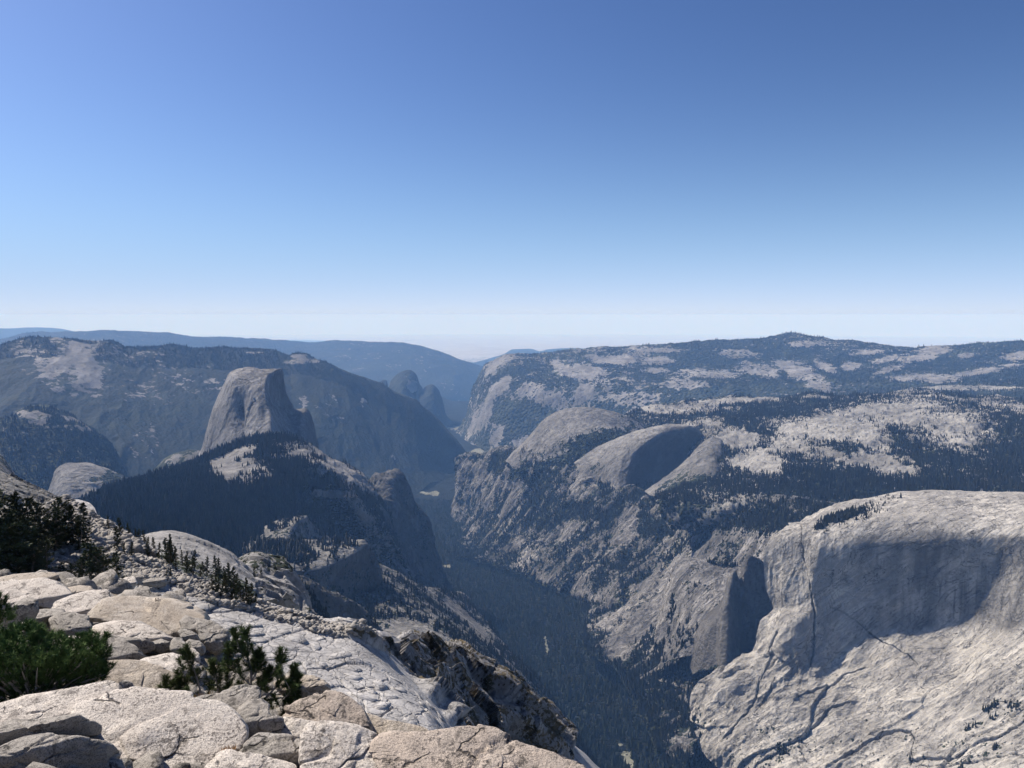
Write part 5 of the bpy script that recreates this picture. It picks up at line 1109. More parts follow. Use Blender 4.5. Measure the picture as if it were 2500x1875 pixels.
BL = [
 # label, region, outline, distance, material, options
 ('broad white slab rock with small dark pits, largest of the boulders in front', 'H', [(1020, 975), (1120, 945), (1300, 934), (1500, 950), (1700, 1008), (1880, 1050), (2212, 1212), (2400, 1345), (2395, 1450), (2330, 1540), (2200, 1680), (2100, 1850), (1200, 1850), (1000, 1700), (860, 1560), (850, 1400), (700, 1290), (655, 1240), (860, 1150), (1020, 1060)], 6.7, 'w', dict(tilt=20, front=0.16, deep=1.1,  rough=.7)),
 ('flat white slab rock at the left edge just below the dark green bush', 'H', [(-300, 960), (0, 930), (300, 913), (600, 935), (950, 945), (1005, 972), (1020, 1010), (1020, 1070), (860, 1165), (655, 1240), (400, 1210), (150, 1180), (0, 1140), (-300, 1130)], 7.3, 'w', dict(tilt=12, front=0.22)),
 ('shadowed rounded slab whose dark front hangs over a wedge stone at the left edge', 'H', [(-300, 1170), (0, 1160), (200, 1180), (420, 1225), (650, 1245), (740, 1330), (830, 1400), (842, 1480), (780, 1485), (600, 1440), (430, 1385), (250, 1385), (60, 1440), (-100, 1500), (-300, 1520)], 6.6, 'g', dict(tilt=-4, front=0.72, ftilt=-12)),
 ('low wedge-shaped stone under the shadowed slab at the left edge', 'H', [(-300, 1600), (-60, 1490), (60, 1440), (250, 1382), (420, 1388), (600, 1455), (740, 1525), (900, 1590), (1010, 1700), (900, 1850), (-300, 1850)], 6.1, 'g', dict(tilt=6, front=0.75)),
 ('small pointed grey stone standing upright behind the broad white slab', 'H', [(1265, 880), (1300, 800), (1330, 745), (1368, 724), (1420, 765), (1480, 850), (1560, 945), (1400, 985), (1280, 960)], 8.2, 'g', dict(tilt=45, front=0.35, deep=.7)),
 ('low pale rock lying left of the small pointed stone', 'H', [(940, 960), (1000, 880), (1060, 845), (1180, 845), (1290, 870), (1310, 960), (1150, 1000), (1000, 1000)], 8.3, 'w', dict(tilt=15)),
 ('large smooth tan slab right of the bush with a dark scoop at its right end', 'H', [(940, 620), (1000, 545), (1100, 505), (1250, 488), (1400, 510), (1560, 555), (1680, 640), (1760, 700), (1850, 760), (1960, 850), (2050, 960), (1900, 1010), (1600, 985), (1300, 930), (1000, 900), (940, 760)], 9.6, 't', dict(tilt=24, front=0.15, deep=1.3, rough=.6)),
 ('white speckled slab above the right end of the tan slab', 'H', [(1500, 500), (1620, 452), (1850, 448), (1960, 510), (2080, 600), (2050, 700), (1850, 720), (1700, 690), (1560, 590)], 11, 'w', dict(tilt=14, front=0.3)),
 ('rounded grey-brown rock hump above the tan slab with a shaded lower lip', 'H', [(920, 330), (960, 265), (1060, 235), (1200, 238), (1310, 290), (1380, 375), (1450, 470), (1530, 530), (1250, 500), (1050, 490), (930, 430)], 12, 'g', dict(tilt=18, front=0.3)),
 ('pale rock beside the top corner of the dark green bush', 'H', [(585, 335), (640, 258), (780, 262), (900, 305), (925, 340), (920, 425), (760, 440), (640, 420)], 12.6, 'w', dict(tilt=14)),
 ('dark grey faceted block overhanging a black gap above the bush', 'G', [(285, 1340), (340, 1300), (440, 1288), (560, 1305), (625, 1330), (640, 1390), (600, 1450), (430, 1488), (340, 1440)], 14.2, 'g', dict(tilt=-2, front=0.62, ftilt=-20)),
 ('tall shaded block leaning at the left edge above the bush', 'G', [(-200, 1400), (60, 1340), (150, 1262), (260, 1240), (290, 1290), (295, 1380), (230, 1500), (120, 1600), (-200, 1620)], 13.4, 'g', dict(tilt=-10, front=0.85, ftilt=-10)),
 ('small white stone wedged between the tall shaded block and the dark gap', 'G', [(205, 1530), (255, 1422), (355, 1465), (365, 1520), (290, 1560)], 12.8, 'w', dict(tilt=25, front=.3)),
 ('squarish grey block right of the black gap', 'G', [(605, 1340), (640, 1310), (760, 1325), (900, 1395), (925, 1490), (870, 1560), (700, 1570), (635, 1540)], 13.8, 'g', dict(tilt=16, front=0.35)),
 ('long pale ledge rock with a dark hollow along the upper left edge', 'G', [(-200, 1010), (0, 985), (180, 985), (400, 1010), (500, 1070), (570, 1150), (605, 1235), (600, 1300), (440, 1290), (300, 1235), (100, 1220), (-200, 1250)], 19, 'w', dict(tilt=12, front=.3, deep=1.0)),
 ('thin cream rock capping the ledge below the trees at the left', 'G', [(-200, 930), (0, 918), (150, 912), (330, 930), (460, 948), (492, 1000), (420, 1040), (200, 1020), (-200, 1010)], 23, 't', dict(tilt=10, front=.4)),
 ('small block next to the right end of the cream cap rock', 'G', [(485, 1030), (520, 1008), (640, 1022), (650, 1062), (560, 1080), (490, 1072)], 22, 'w', dict(tilt=10)),
 ('flat tan block at the back of the ledge, in front of the shaded pines', 'G', [(650, 1060), (680, 1037), (850, 1033), (935, 1055), (965, 1110), (820, 1135), (670, 1110)], 21.5, 't', dict(tilt=10, front=.45)),
 ('small cream block between two ledge cracks', 'G', [(505, 1090), (590, 1068), (665, 1110), (685, 1170), (640, 1205), (560, 1200)], 19.5, 'w', dict(tilt=12)),
 ('middle pale slab of the ledge with a square notch at its right side', 'G', [(590, 1290), (640, 1240), (690, 1170), (800, 1135), (950, 1115), (1120, 1130), (1110, 1215), (1010, 1250), (1000, 1350), (960, 1375), (750, 1340)], 16.8, 'w', dict(tilt=14, front=.2, deep=1.0)),
 ('big tan slab with a long dark groove under its front edge', 'G', [(1080, 1330), (1085, 1240), (1200, 1130), (1350, 1130), (1550, 1160), (1800, 1225), (1980, 1300), (2120, 1420), (2150, 1500), (2050, 1600), (1900, 1700), (1800, 1640), (1620, 1475), (1400, 1370), (1200, 1345)], 15.2, 't', dict(tilt=20, front=.12, deep=1.0)),
 ('second ledge slab lying just below the long dark groove', 'H', [(1075, 100), (1130, 70), (1300, 68), (1500, 112), (1620, 200), (1720, 275), (1815, 335), (1790, 380), (1600, 350), (1450, 280), (1250, 200), (1130, 150)], 13.9, 'w', dict(tilt=16, front=.3)),
 ('shaded block stuck below the lower end of the second ledge slab', 'H', [(1640, 300), (1740, 280), (1815, 325), (1800, 385), (1740, 410), (1650, 360)], 13.4, 'g', dict(tilt=0, front=.7)),
 ('low brown rock in the shade left of the stuck block', 'H', [(1320, 230), (1450, 260), (1600, 330), (1630, 390), (1480, 440), (1420, 430), (1350, 330)], 13.2, 'g', dict(tilt=0, front=.8)),
 ('rounded upright dark stone, left one of the dark heap', 'H', [(1862, 300), (1900, 270), (1960, 285), (2010, 370), (2000, 470), (1960, 520), (1900, 450), (1860, 380)], 12.8, 'g', dict(tilt=15, front=.6)),
 ('knobbly dark stone, right one of the dark heap above the dwarf pine', 'H', [(2005, 320), (2060, 280), (2150, 310), (2195, 370), (2180, 430), (2080, 400)], 13, 'g', dict(tilt=15, front=.5)),
 ('slanting dark stone at the top of the dark heap', 'H', [(1945, 170), (2010, 160), (2110, 235), (2130, 300), (2050, 290), (1960, 230)], 13.6, 'g', dict(tilt=15, front=.5)),
 ('pale stone at the bottom of the dark heap behind the dwarf pine', 'H', [(2010, 410), (2080, 375), (2140, 440), (2140, 530), (2060, 540), (2010, 500)], 12.2, 'w', dict(tilt=20, front=.4)),
 ('jagged rock lump at the outer end of the ledge, against the slab face', 'I', [(360, 120), (420, 80), (520, 95), (600, 150), (655, 210), (660, 290), (610, 370), (545, 395), (480, 330), (420, 240)], 14, 'g', dict(tilt=18, front=.4, rough=1.8)),
 ('rough rock crest above the jagged lump', 'I', [(190, 60), (260, 20), (380, 60), (440, 110), (440, 190), (370, 230), (280, 180), (210, 130)], 14.6, 'g', dict(tilt=15, front=.4, rough=1.6)),
 ('stone leaning under the jagged lump', 'I', [(240, 320), (290, 280), (380, 310), (420, 380), (390, 440), (300, 400)], 13, 'g', dict(tilt=20, front=.5)),
 ('flat rock on the ledge above a black overhang', 'G', [(1550, 1165), (1640, 1135), (1760, 1150), (1890, 1200), (1905, 1232), (1800, 1250), (1700, 1248), (1600, 1210)], 17.5, 'g', dict(tilt=6, front=.65, ftilt=-25)),
 ('big square block standing at the near end of the rubble', 'G', [(1425, 910), (1470, 885), (1520, 890), (1530, 960), (1500, 1000), (1430, 990)], 27, 'g', dict(tilt=12, front=.6)),
 ('flat block left of the square block at the near end of the rubble', 'G', [(1320, 960), (1370, 930), (1440, 935), (1465, 1000), (1420, 1050), (1330, 1040)], 26, 'w', dict(tilt=12, front=.5)),
 ('low grey block in front of the square block', 'G', [(1480, 1050), (1520, 1020), (1600, 1045), (1605, 1100), (1540, 1130), (1480, 1110)], 25, 'g', dict(tilt=12, front=.5)),
 ('thin slab balanced on the rubble below the slab face', 'G', [(1560, 960), (1640, 935), (1760, 950), (1775, 1010), (1700, 1020), (1600, 1000)], 29, 'g', dict(tilt=4, front=.6)),
 ('pale flat rock at the foot of the leaning pine', 'G', [(1170, 1040), (1200, 1090), (1330, 1080), (1370, 1060), (1300, 1020), (1230, 1010)][::-1], 25, 'w', dict(tilt=12, front=.4)),
 ('big grey boulder with a stained hollow, left half of the pair below the dwarf pine', 'I', [(110, 1040), (250, 960), (450, 928), (640, 945), (700, 918), (850, 908), (925, 950), (930, 1010), (870, 1100), (830, 1180), (850, 1300), (860, 1410), (700, 1290), (500, 1210), (330, 1120)], 7.2, 'g', dict(tilt=22, front=.3, yaw=-10)),
 ('smooth grey boulder split by a crack, right half of the pair below the dwarf pine', 'I', [(865, 1020), (960, 978), (1060, 976), (1130, 1035), (1122, 1110), (1250, 1165), (1262, 1230), (1190, 1320), (1050, 1345), (900, 1410), (800, 1300), (800, 1130)], 6.95, 'g', dict(tilt=10, front=.6, ftilt=10)),
 ('small round-backed brown boulder tucked against the white slab', 'I', [(480, 1210), (600, 1240), (720, 1290), (820, 1380), (855, 1440), (835, 1525), (700, 1490), (630, 1400), (600, 1320)], 6.7, 'g', dict(tilt=25, front=.3)),
 ('pinkish speckled boulder right of the dwarf pine', 'I', [(1365, 1130), (1375, 1050), (1410, 975), (1560, 915), (1800, 905), (1930, 975), (2080, 1090), (2130, 1210), (2175, 1370), (1900, 1320), (1600, 1240), (1400, 1190)], 7.5, 'p', dict(tilt=26, front=.2)),
 ('pale boulder wedged below the pinkish speckled one', 'I', [(1240, 1160), (1330, 1120), (1500, 1180), (1660, 1225), (1600, 1300), (1520, 1380), (1300, 1390), (1170, 1345), (1200, 1290)], 7.0, 'w', dict(tilt=24, front=.3)),
 ('brown-grey boulder with a shaded face at the bottom of the picture', 'I', [(935, 1440), (960, 1370), (1040, 1332), (1150, 1350), (1300, 1400), (1480, 1450), (1560, 1560), (1590, 1700), (1550, 1850), (1150, 1850), (1000, 1620)], 6.3, 'g', dict(tilt=12, front=.62, ftilt=5)),
 ('white dappled boulder at the bottom centre-left, right of the shaded-faced one', 'I', [(1490, 1450), (1530, 1350), (1620, 1255), (1750, 1222), (1900, 1240), (2080, 1310), (2250, 1420), (2400, 1560), (2440, 1850), (1720, 1850), (1570, 1640)], 6.0, 'w', dict(tilt=28, front=.25, rough=1.2)),
 ('flat mottled slab at the very bottom between the white slab and the shaded-faced boulder', 'I', [(540, 1680), (600, 1560), (680, 1478), (800, 1500), (950, 1560), (1100, 1610), (1300, 1700), (1300, 1850), (540, 1850)], 6.0, 'w', dict(tilt=16, front=.2)),
 ('log-shaped pale rock jutting out over a dark gap right of the dwarf pine', 'I', [(1240, 720), (1330, 675), (1450, 668), (1640, 715), (1750, 790), (1765, 870), (1720, 895), (1600, 880), (1470, 860), (1380, 890), (1280, 800)], 8.8, 't', dict(tilt=18, front=.45, ftilt=-10)),
 ('smooth tan slab behind the bottom boulders beside the slab face', 'J', [(-60, 1010), (60, 1010), (200, 1060), (430, 1150), (700, 1225), (860, 1290), (700, 1380), (400, 1400), (150, 1340), (60, 1150)], 7.7, 't', dict(tilt=26, front=.1, rough=.6)),
 ('long speckled boulder rising along the bottom edge at centre', 'J', [(400, 1560), (385, 1400), (440, 1310), (600, 1288), (800, 1330), (1000, 1330), (1200, 1305), (1400, 1294), (1590, 1312), (1640, 1358), (1800, 1430), (2100, 1520), (2400, 1640), (2700, 1850), (500, 1850)], 5.8, 'p', dict(tilt=20, front=.3, deep=.7)),
 ('small stepped rock in the bottom right corner of the long speckled boulder', 'J', [(1440, 1720), (1470, 1600), (1540, 1550), (1640, 1560), (1760, 1610), (1850, 1700), (1800, 1850), (1440, 1850)], 5.3, 'p', dict(tilt=12, front=.5)),
]
for i, (lb, tg, poly, d, m, kw) in enumerate(BL):
    boulder(lb, tg, poly, d, m, seed=400 + 13 * i, **kw)

rs = np.random.RandomState(88)
# ------------------------------------------------------------------ loose stones of the near ridge
def stone_mesh(seed, n=5, flat=0.55):
    V, Fa = cube_sphere(n)
    rs = np.random.RandomState(seed)
    kk = np.zeros(len(V))
    for _ in range(15):
        nn = rs.randn(3); nn /= np.linalg.norm(nn)
        kk += (np.maximum(V @ nn, 0) / rs.uniform(0.45, 0.95)) ** 22
    kk += (1 / 1.3) ** 22
    P = V * (kk ** (-1 / 22.))[:, None] * np.array([1.0, rs.uniform(.6, .9), flat * rs.uniform(.7, 1.2)])
    P += V * (0.05 * fbm(V + seed, 0.6, 3, seed))[:, None]
    return P, Fa
STONES = [stone_mesh(700 + i) for i in range(8)]

def visible_pick(r, n, cond, seed, front=True, wt=None):
    """random grid points of a loft that satisfy cond and face us"""
    m = cond & (r.Vv >= 0)
    m[0] = False
    P = r.P
    A = np.linalg.norm(np.cross(np.gradient(P, axis=1), np.gradient(P, axis=0)), axis=-1)
    if front:
        m &= (r.N * P).sum(-1) < 0.02 * np.linalg.norm(P, axis=-1)
    w = np.where(m, A if wt is None else A * wt, 0).ravel()
    if w.sum() <= 0: return np.zeros(0, int), A
    rs = np.random.RandomState(seed)
    return rs.choice(len(w), size=n, p=w / w.sum()), A

M_stone = boulder_mat('loose_granite', (0.34, 0.315, 0.28), (0.12, 0.11, 0.10), (0.26, 0.24, 0.215), (0.38, 0.355, 0.325), 0.6)
r_near.Pv = r_near.P.reshape(-1, 3); nN = r_near.N.reshape(-1, 3)
rub = (r_near.rub > 0.5) & (r_near.px > -40)
# the stones that show largest are separate objects
ids, _ = visible_pick(r_near, 16000, rub, 5, wt=1 / np.linalg.norm(r_near.P, axis=-1) ** 2)
rs = np.random.RandomState(6)
size = np.minimum(rs.gamma(1.8, 0.15, len(ids)) + 0.10, 0.62) * 1.05
size *= np.where(np.linalg.norm(r_near.Pv[ids], axis=1) > 125, 1.25, 1)
app = size / np.linalg.norm(r_near.Pv[ids], axis=1)
order = np.argsort(-app)
me_st = []
for i, (P, Fa) in enumerate(STONES):
    o = mesh_from('stone', P, Fa, M_stone, False); me_st.append(o.data); bpy.data.objects.remove(o)
from mathutils import Euler
for k, j in enumerate(order[:210]):
    p = r_near.Pv[ids[j]]; s = size[j] * 1.15
    o = bpy.data.objects.new('stone', me_st[k % 8]); COL.objects.link(o)
    o.location = tuple(p + np.array([0, 0, 0.15 * s])); o.scale = (s, s, s)
    o.rotation_euler = (rs.normal(0, .3) + 0.35, rs.normal(0, .3) + 0.2, rs.uniform(0, 6.28))
    X = r_near.px.ravel()[ids[j]]; big = 'chunky' if size[j] > np.median(size[order[:210]]) else 'small'; tone = 'angular' if k % 8 in (0, 3, 5) else 'flattish'
    lb = ('loose grey stone among the shaded pines at the left' if X < 150 else 'loose grey granite stone on the slope under the rock knob' if X < 270 else
          'loose grey granite stone on the ridge behind the big square block' if X < 370 else 'loose stone in the rubble strip above the bare slab face')
    lb = lb.replace('loose', big + ' loose', 1)
    props(o, lb, 'stone', 'loose stones on the near ridge')
def join_copies(name, protos, pos, sc, eul, mat, kind='stuff', label=None):
    VV, FF = [], []; off = 0
    for k in range(len(protos)):
        P, Fa = protos[k]
        sel = np.arange(k, len(pos), len(protos))
        if len(sel) == 0: continue
        a, b, c = eul[sel].T
        ca, sa, cb, sb, cc, sc_ = np.cos(a), np.sin(a), np.cos(b), np.sin(b), np.cos(c), np.sin(c)
        Rm = np.stack([np.stack([cc * cb, cc * sb * sa - sc_ * ca, cc * sb * ca + sc_ * sa], -1),
                       np.stack([sc_ * cb, sc_ * sb * sa + cc * ca, sc_ * sb * ca - cc * sa], -1),
                       np.stack([-sb, cb * sa, cb * ca], -1)], 1)
        q = np.einsum('nij,vj->nvi', Rm, P) * np.reshape(sc[sel], (len(sel), 1, -1)) + pos[sel][:, None]
        VV.append(q.reshape(-1, 3)); FF.append((Fa[None] + (np.arange(len(sel)) * len(P))[:, None, None] + off).reshape(-1, Fa.shape[1]))
        off += q.shape[0] * q.shape[1]
    o = mesh_from(name, np.concatenate(VV), np.concatenate(FF), mat, False)
    props(o, label, kind=kind)
    return o
rest = order[210:12500]
pos = r_near.Pv[ids[rest]] + np.stack([0 * size[rest], 0 * size[rest], 0.12 * size[rest]], -1)
SM = [stone_mesh(800 + i, 2, 0.42) for i in range(8)]
join_copies('rubble', SM, pos, size[rest], np.stack([rs.normal(0.3, .3, len(rest)), rs.normal(0.2, .3, len(rest)), rs.uniform(0, 6.28, len(rest))], -1), M_stone, label='loose granite rubble spread along the near ridge')
idf, _ = visible_pick(r_fg, 1500, (r_fg.px > -60) & (r_fg.px < 1300), 15, wt=1 / np.linalg.norm(r_fg.P, axis=-1) ** 1.5)
pf = r_fg.P.reshape(-1, 3)[idf]; sf = np.minimum(rs.gamma(1.5, .045, len(idf)) + .02, .28) * (np.linalg.norm(pf, axis=1) / 8) ** .8
join_copies('loose_stones', [stone_mesh(860 + i, 4, .6) for i in range(6)], pf + np.array([0, 0, .01]), sf, np.stack([rs.normal(0, .3, len(idf)), rs.normal(0, .3, len(idf)), rs.uniform(0, 6.28, len(idf))], -1), B_grey, label='small stones and grit filling the gaps between the front boulders')
# broken sheets lying on the slab face, each one liftable
def sheet_mesh(seed):
    rs = np.random.RandomState(seed); n = 6
    th = np.arange(n) * 6.283 / n + rs.uniform(-.4, .4, n); rr = rs.uniform(.5, 1.3, n)
    xy = np.stack([np.cos(th) * rr, np.sin(th) * rr * 0.6], -1)
    top = np.concatenate([xy * .98, np.full((n, 1), .035)], 1); bot = np.concatenate([xy, np.full((n, 1), -.15)], 1)
    V = np.concatenate([top, bot, [[0, 0, .035]]])
    tri = [(i, (i + 1) % n, 2 * n) for i in range(n)] + [(i, i + n, (i + 1) % n) for i in range(n)] + [((i + 1) % n, i + n, (i + 1) % n + n) for i in range(n)]
    return V, np.array(tri)
slabm = (r_near.rub < 0.1) & (r_near.rib < 0.1) & (r_near.px > 380) & (r_near.py < 1600)
ids2, _ = visible_pick(r_near, 100, slabm & (fbm(r_near.P, 25, 3, 371) > -0.15), 8, wt=1 / np.linalg.norm(r_near.P, axis=-1) ** 2)
shm = []
for i in range(6):
    V, Fa = sheet_mesh(900 + i)
    o = mesh_from('rock_sheet', V, Fa, M_slab, False); shm.append(o.data); bpy.data.objects.remove(o)
inv_near = r_near.obj
for k, j in enumerate(ids2):
    p = r_near.Pv[j]; nrm = Vector(tuple(r_near.N0.reshape(-1, 3)[j]))
    D = np.linalg.norm(p); s = D * rs.uniform(.008, .02)
    o = bpy.data.objects.new('rock_sheet', shm[k % 6]); COL.objects.link(o)
    o.parent = inv_near
    o.location = tuple(p); o.scale = (s, s, s * rs.uniform(.6, 1.3))
    q = nrm.to_track_quat('Z', 'Y'); q2 = Euler((0, 0, rs.uniform(0, 6.28))).to_quaternion()
    o.rotation_mode = 'QUATERNION'; o.rotation_quaternion = q @ q2
# ------------------------------------------------------------------ trees
def leaf_mat(name, c1, c2, c3=None):
    t = NT(name)
    n = t.noise(3.0, 3, 0.6); n2 = t.noise(0.4, 2, 0.5)
    oi = t.n.new('ShaderNodeObjectInfo')
    c = t.mix(t.ramp(n, 0.35, 0.65), c1, c2)
    c = t.mix(t.math('MULTIPLY', oi.outputs['Random'], 0.6), c, tuple(x * 0.45 for x in c1))
    if c3: c = t.mix(t.ramp(n2, 0.5, 0.7, 0, 0.6), c, c3)
    t.link(c, t.b.inputs['Base Color'])
    t.b.inputs['Roughness'].default_value = 0.7
    return t.m
M_needle = leaf_mat('needles', (0.05, 0.082, 0.025), (0.082, 0.12, 0.04), (0.10, 0.11, 0.04))
M_needle_d = leaf_mat('dark_needles', (0.032, 0.042, 0.021), (0.048, 0.060, 0.027), (0.07, 0.064, 0.03))
M_bushy = leaf_mat('bush_needles', (0.055, 0.10, 0.028), (0.095, 0.15, 0.045))
M_bark = leaf_mat('bark', (0.10, 0.075, 0.055), (0.17, 0.135, 0.105))
M_grey_wood = leaf_mat('grey_twigs', (0.30, 0.26, 0.22), (0.42, 0.38, 0.33))
M_far_tree = leaf_mat('far_conifers', (0.007, 0.010, 0.007), (0.015, 0.018, 0.012), (0.024, 0.024, 0.015))
for nd in M_far_tree.node_tree.nodes:
    if nd.type == 'TEX_NOISE': nd.inputs['Scale'].default_value = 0.012 if nd.inputs['Scale'].default_value > 1 else 0.004; nd.inputs['Detail'].default_value = 5; nd.inputs['Roughness'].default_value = 0.7
M_dry = leaf_mat('dry_grass', (0.32, 0.20, 0.12), (0.42, 0.28, 0.16))

def tube(pts, rads, k=6):
    pts = np.array(pts, float); n = len(pts)
    V = []
    for i in range(n):
        d = pts[min(i + 1, n - 1)] - pts[max(i - 1, 0)]; d /= np.linalg.norm(d) + 1e-9
        a = np.cross(d, [0.3, 0.9, 0.2]); a /= np.linalg.norm(a); b = np.cross(d, a)
        th = np.arange(k) * 2 * math.pi / k
        V.append(pts[i] + rads[i] * (np.cos(th)[:, None] * a + np.sin(th)[:, None] * b))
    V = np.concatenate(V)
    F_ = [(i * k + j, i * k + (j + 1) % k, (i + 1) * k + (j + 1) % k, (i + 1) * k + j) for i in range(n - 1) for j in range(k)]
    return V, np.array(F_)
def tri_of(q):
    return np.concatenate([q[:, [0, 1, 2]], q[:, [0, 2, 3]]])
class Acc:
    def __init__(s): s.V, s.F, s.n = [], [], 0
    def add(s, V, Fa):
        Fa = np.asarray(Fa)
        if Fa.shape[1] == 4: Fa = tri_of(Fa)
        s.V.append(V); s.F.append(Fa + s.n); s.n += len(V)
    def build(s, name, mat, parent=None, smooth=False):
        return mesh_from(name, np.concatenate(s.V), np.concatenate(s.F), mat, smooth, parent=parent)
def needles(acc, base, axis, length, count, nl, nw, rs, spread=0.9):
    """a bottle-brush tuft: thin needle triangles round a twig"""
    axis = np.array(axis, float); axis /= np.linalg.norm(axis)
    t = rs.rand(count) ** 0.8
    d = rs.randn(count, 3); d -= (d @ axis)[:, None] * axis; d /= np.linalg.norm(d, axis=1)[:, None] + 1e-9
    lean = rs.uniform(0.35, 1.0, count)[:, None]
    dirn = d * spread + axis * lean; dirn /= np.linalg.norm(dirn, axis=1)[:, None]
    b = np.array(base) + axis * (t * length)[:, None]
    L_ = nl * rs.uniform(.7, 1.2, count)[:, None]
    side = np.cross(dirn, rs.randn(count, 3)); side /= np.linalg.norm(side, axis=1)[:, None] + 1e-9
    V = np.stack([b - side * nw, b + side * nw, b + dirn * L_], 1).reshape(-1, 3)
    acc.add(V, np.arange(count * 3).reshape(-1, 3))

def empty(name, loc, **k):
    o = bpy.data.objects.new(name, None); COL.objects.link(o); o.location = tuple(loc); o.empty_display_size = 0.3
    props(o, **k); return o

def copy_tree(src, loc, sc, rz, **k):
    c = src.copy(); COL.objects.link(c); c.location = tuple(loc); c.scale = sc if hasattr(sc, '__len__') else (sc,) * 3; c.rotation_euler = (0, 0, rz)
    for ch in src.children:
        d = ch.copy(); COL.objects.link(d); d.parent = c
    props(c, **k)
    return c

def make_pine(seed, height=1.0, dense=1.0, lean=0.0, wide=0.24, bare=0.12, ragged=0.35):
    """unit-height conifer with a trunk, whorled limbs and sprays of needles"""
    rs = np.random.RandomState(seed)
    tr, cr = Acc(), Acc()
    zs = np.linspace(0, 1, 9)
    bend = rs.normal(0, .012, (9, 2)).cumsum(0)
    tp = np.stack([bend[:, 0] + lean * zs ** 1.5, bend[:, 1], zs], -1)
    tr.add(*tube(tp, 0.022 * (1 - zs) ** 0.8 + 0.003, 6))
    nb = int(60 * dense)
    for i in range(nb):
        z = bare + (1 - bare) * (i + rs.rand()) / nb
        p = np.array([np.interp(z, zs, tp[:, 0]), np.interp(z, zs, tp[:, 1]), z])
        prof = (1 - z) ** 0.75 * (0.45 + 0.55 * min(1, (z - bare) / 0.22 + 0.25))
        Lb = wide * (prof + 0.05) * rs.uniform(1 - ragged, 1 + ragged)
        a = rs.uniform(0, 6.28); up = rs.uniform(-0.15, 0.35) + 0.5 * z
        dv = np.array([math.cos(a), math.sin(a), up])
        e = p + dv * Lb
        tr.add(*tube([p, (p + e) / 2 + [0, 0, -.01], e], [.005, .003, .0015], 3))
        for s in np.linspace(0.3, 1.0, max(2, int(Lb / 0.045))):
            q = p + dv * Lb * s
            ax = dv + rs.normal(0, .5, 3)
            needles(cr, q - ax * 0.015, ax, 0.045, int(15 * dense), 0.042, 0.009, rs, 0.8)
    needles(cr, tp[-1] - [0, 0, .05], (0, 0, 1), .06, 26, .03, .004, rs, .6)
    root = empty('pine_tree', (0, 0, 0))
    tr.build('trunk', M_bark, root); cr.build('crown', M_needle_d, root)
    return root

protos = [make_pine(21, dense=1.3, wide=.22), make_pine(22, dense=1.3, wide=.30, ragged=.5), make_pine(23, dense=1.1, wide=.16), make_pine(24, dense=1.3, wide=.36, bare=.22, ragged=.6), make_pine(25, dense=1.2, wide=.20, ragged=.5)]
lean_p = make_pine(27, dense=1.3, wide=.34, lean=-.38, bare=.4, ragged=.5)
used = set()

def ground_at(r, tag, x, y):
    X, Y = sxy(tag, x, y); X *= VS; Y *= VS
    m = (r.Vv >= 0)
    d = (r.px - X) ** 2 + (r.py - Y) ** 2 + np.where(m, 0, 1e9)
    # prefer the nearest surface among those close in the picture
    k = np.argsort(d.ravel())[:12]
    Pc = r.P.reshape(-1, 3)[k]
    return Pc[np.argmin(np.linalg.norm(Pc, axis=1))]
def place_pine(r, tag, x, yt, yb, label, group, proto, rs, rz=None, fat=1.0):
    p = ground_at(r, tag, x, yb)
    D = np.linalg.norm(p)
    h = (yb - yt) * REG[tag][2] / F_S * D * 1.02
    rz = rs.uniform(0, 6.28) if rz is None else rz
    if id(proto) not in used:
        used.add(id(proto)); proto.location = tuple(p); proto.scale = (h * fat, h * fat, h); proto.rotation_euler = (0, 0, rz); props(proto, label, 'pine tree', group); return proto
    return copy_tree(proto, p - [0, 0, .03 * h], (h * fat, h * fat, h), rz, label=label, cat='pine tree', group=group)

rs = np.random.RandomState(77)
near_pines = [
 (-40, 150, 905, 1, 1.3, 'tall dark pine cut by the left edge of the picture'),
 (60, 210, 900, 0, 1.3, 'tall dark pine standing just inside the left edge'),
 (130, 330, 915, 3, 1.1, 'broad dark pine second from the left edge, behind the cream cap rock'),
 (235, 380, 930, 0, 1.2, 'brownish-green pine right behind the thin cream cap rock'),
 (300, 165, 720, 1, 1.1, 'pine rising left of the dark rock knob'),
 (345, 560, 950, 4, 1.2, 'ragged pine in front of the pale stones left of the narrow dark pine'),
 (440, 200, 620, 3, 1.1, 'shaded pine directly under the left end of the dark rock knob'),
 (515, 600, 1005, 2, 1.2, 'narrow dark pine standing at the end of the cream cap rock'),
 (590, 240, 640, 0, 1.2, 'straight dark pine below the middle of the rock knob'),
 (690, 130, 560, 1, 1.0, 'dark pine touching the top of the rock knob'),
 (780, 200, 590, 0, 1.1, 'dark pine right of the knob middle'),
 (845, 320, 650, 4, 1.2, 'green-tinged pine at the right foot of the rock knob'),
 (910, 160, 480, 2, 1.3, 'short pine at the right shoulder of the rock knob'),
 (895, 770, 1070, 3, .9, 'bushy low pine beside the flat tan block'),
 (980, 800, 1085, 1, .8, 'bushy low pine in the middle of the shaded group by the ledge'),
 (780, 800, 1010, 3, .8, 'low spreading pine left of the shaded group by the ledge'),
 (1120, 640, 960, 0, 1.3, 'full dark pine behind the leaning one'),
 (1265, 690, 1000, 4, 1.1, 'thin dark pine just right of the leaning one'),
 (20, 560, 910, 3, 1.0, 'low broad pine at the left edge in front of the tall ones'),
 (420, 560, 900, 1, .9, 'shaded pine between the ragged pine and the narrow dark pine'),
 (180, 120, 700, 4, 1.2, 'pine standing furthest back at the left, against the pale slabs'),
]
for x, yt, yb, pi, fat, lb in near_pines:
    place_pine(r_near, 'G', x, yt, yb, lb, None, protos[pi], rs, fat=fat)
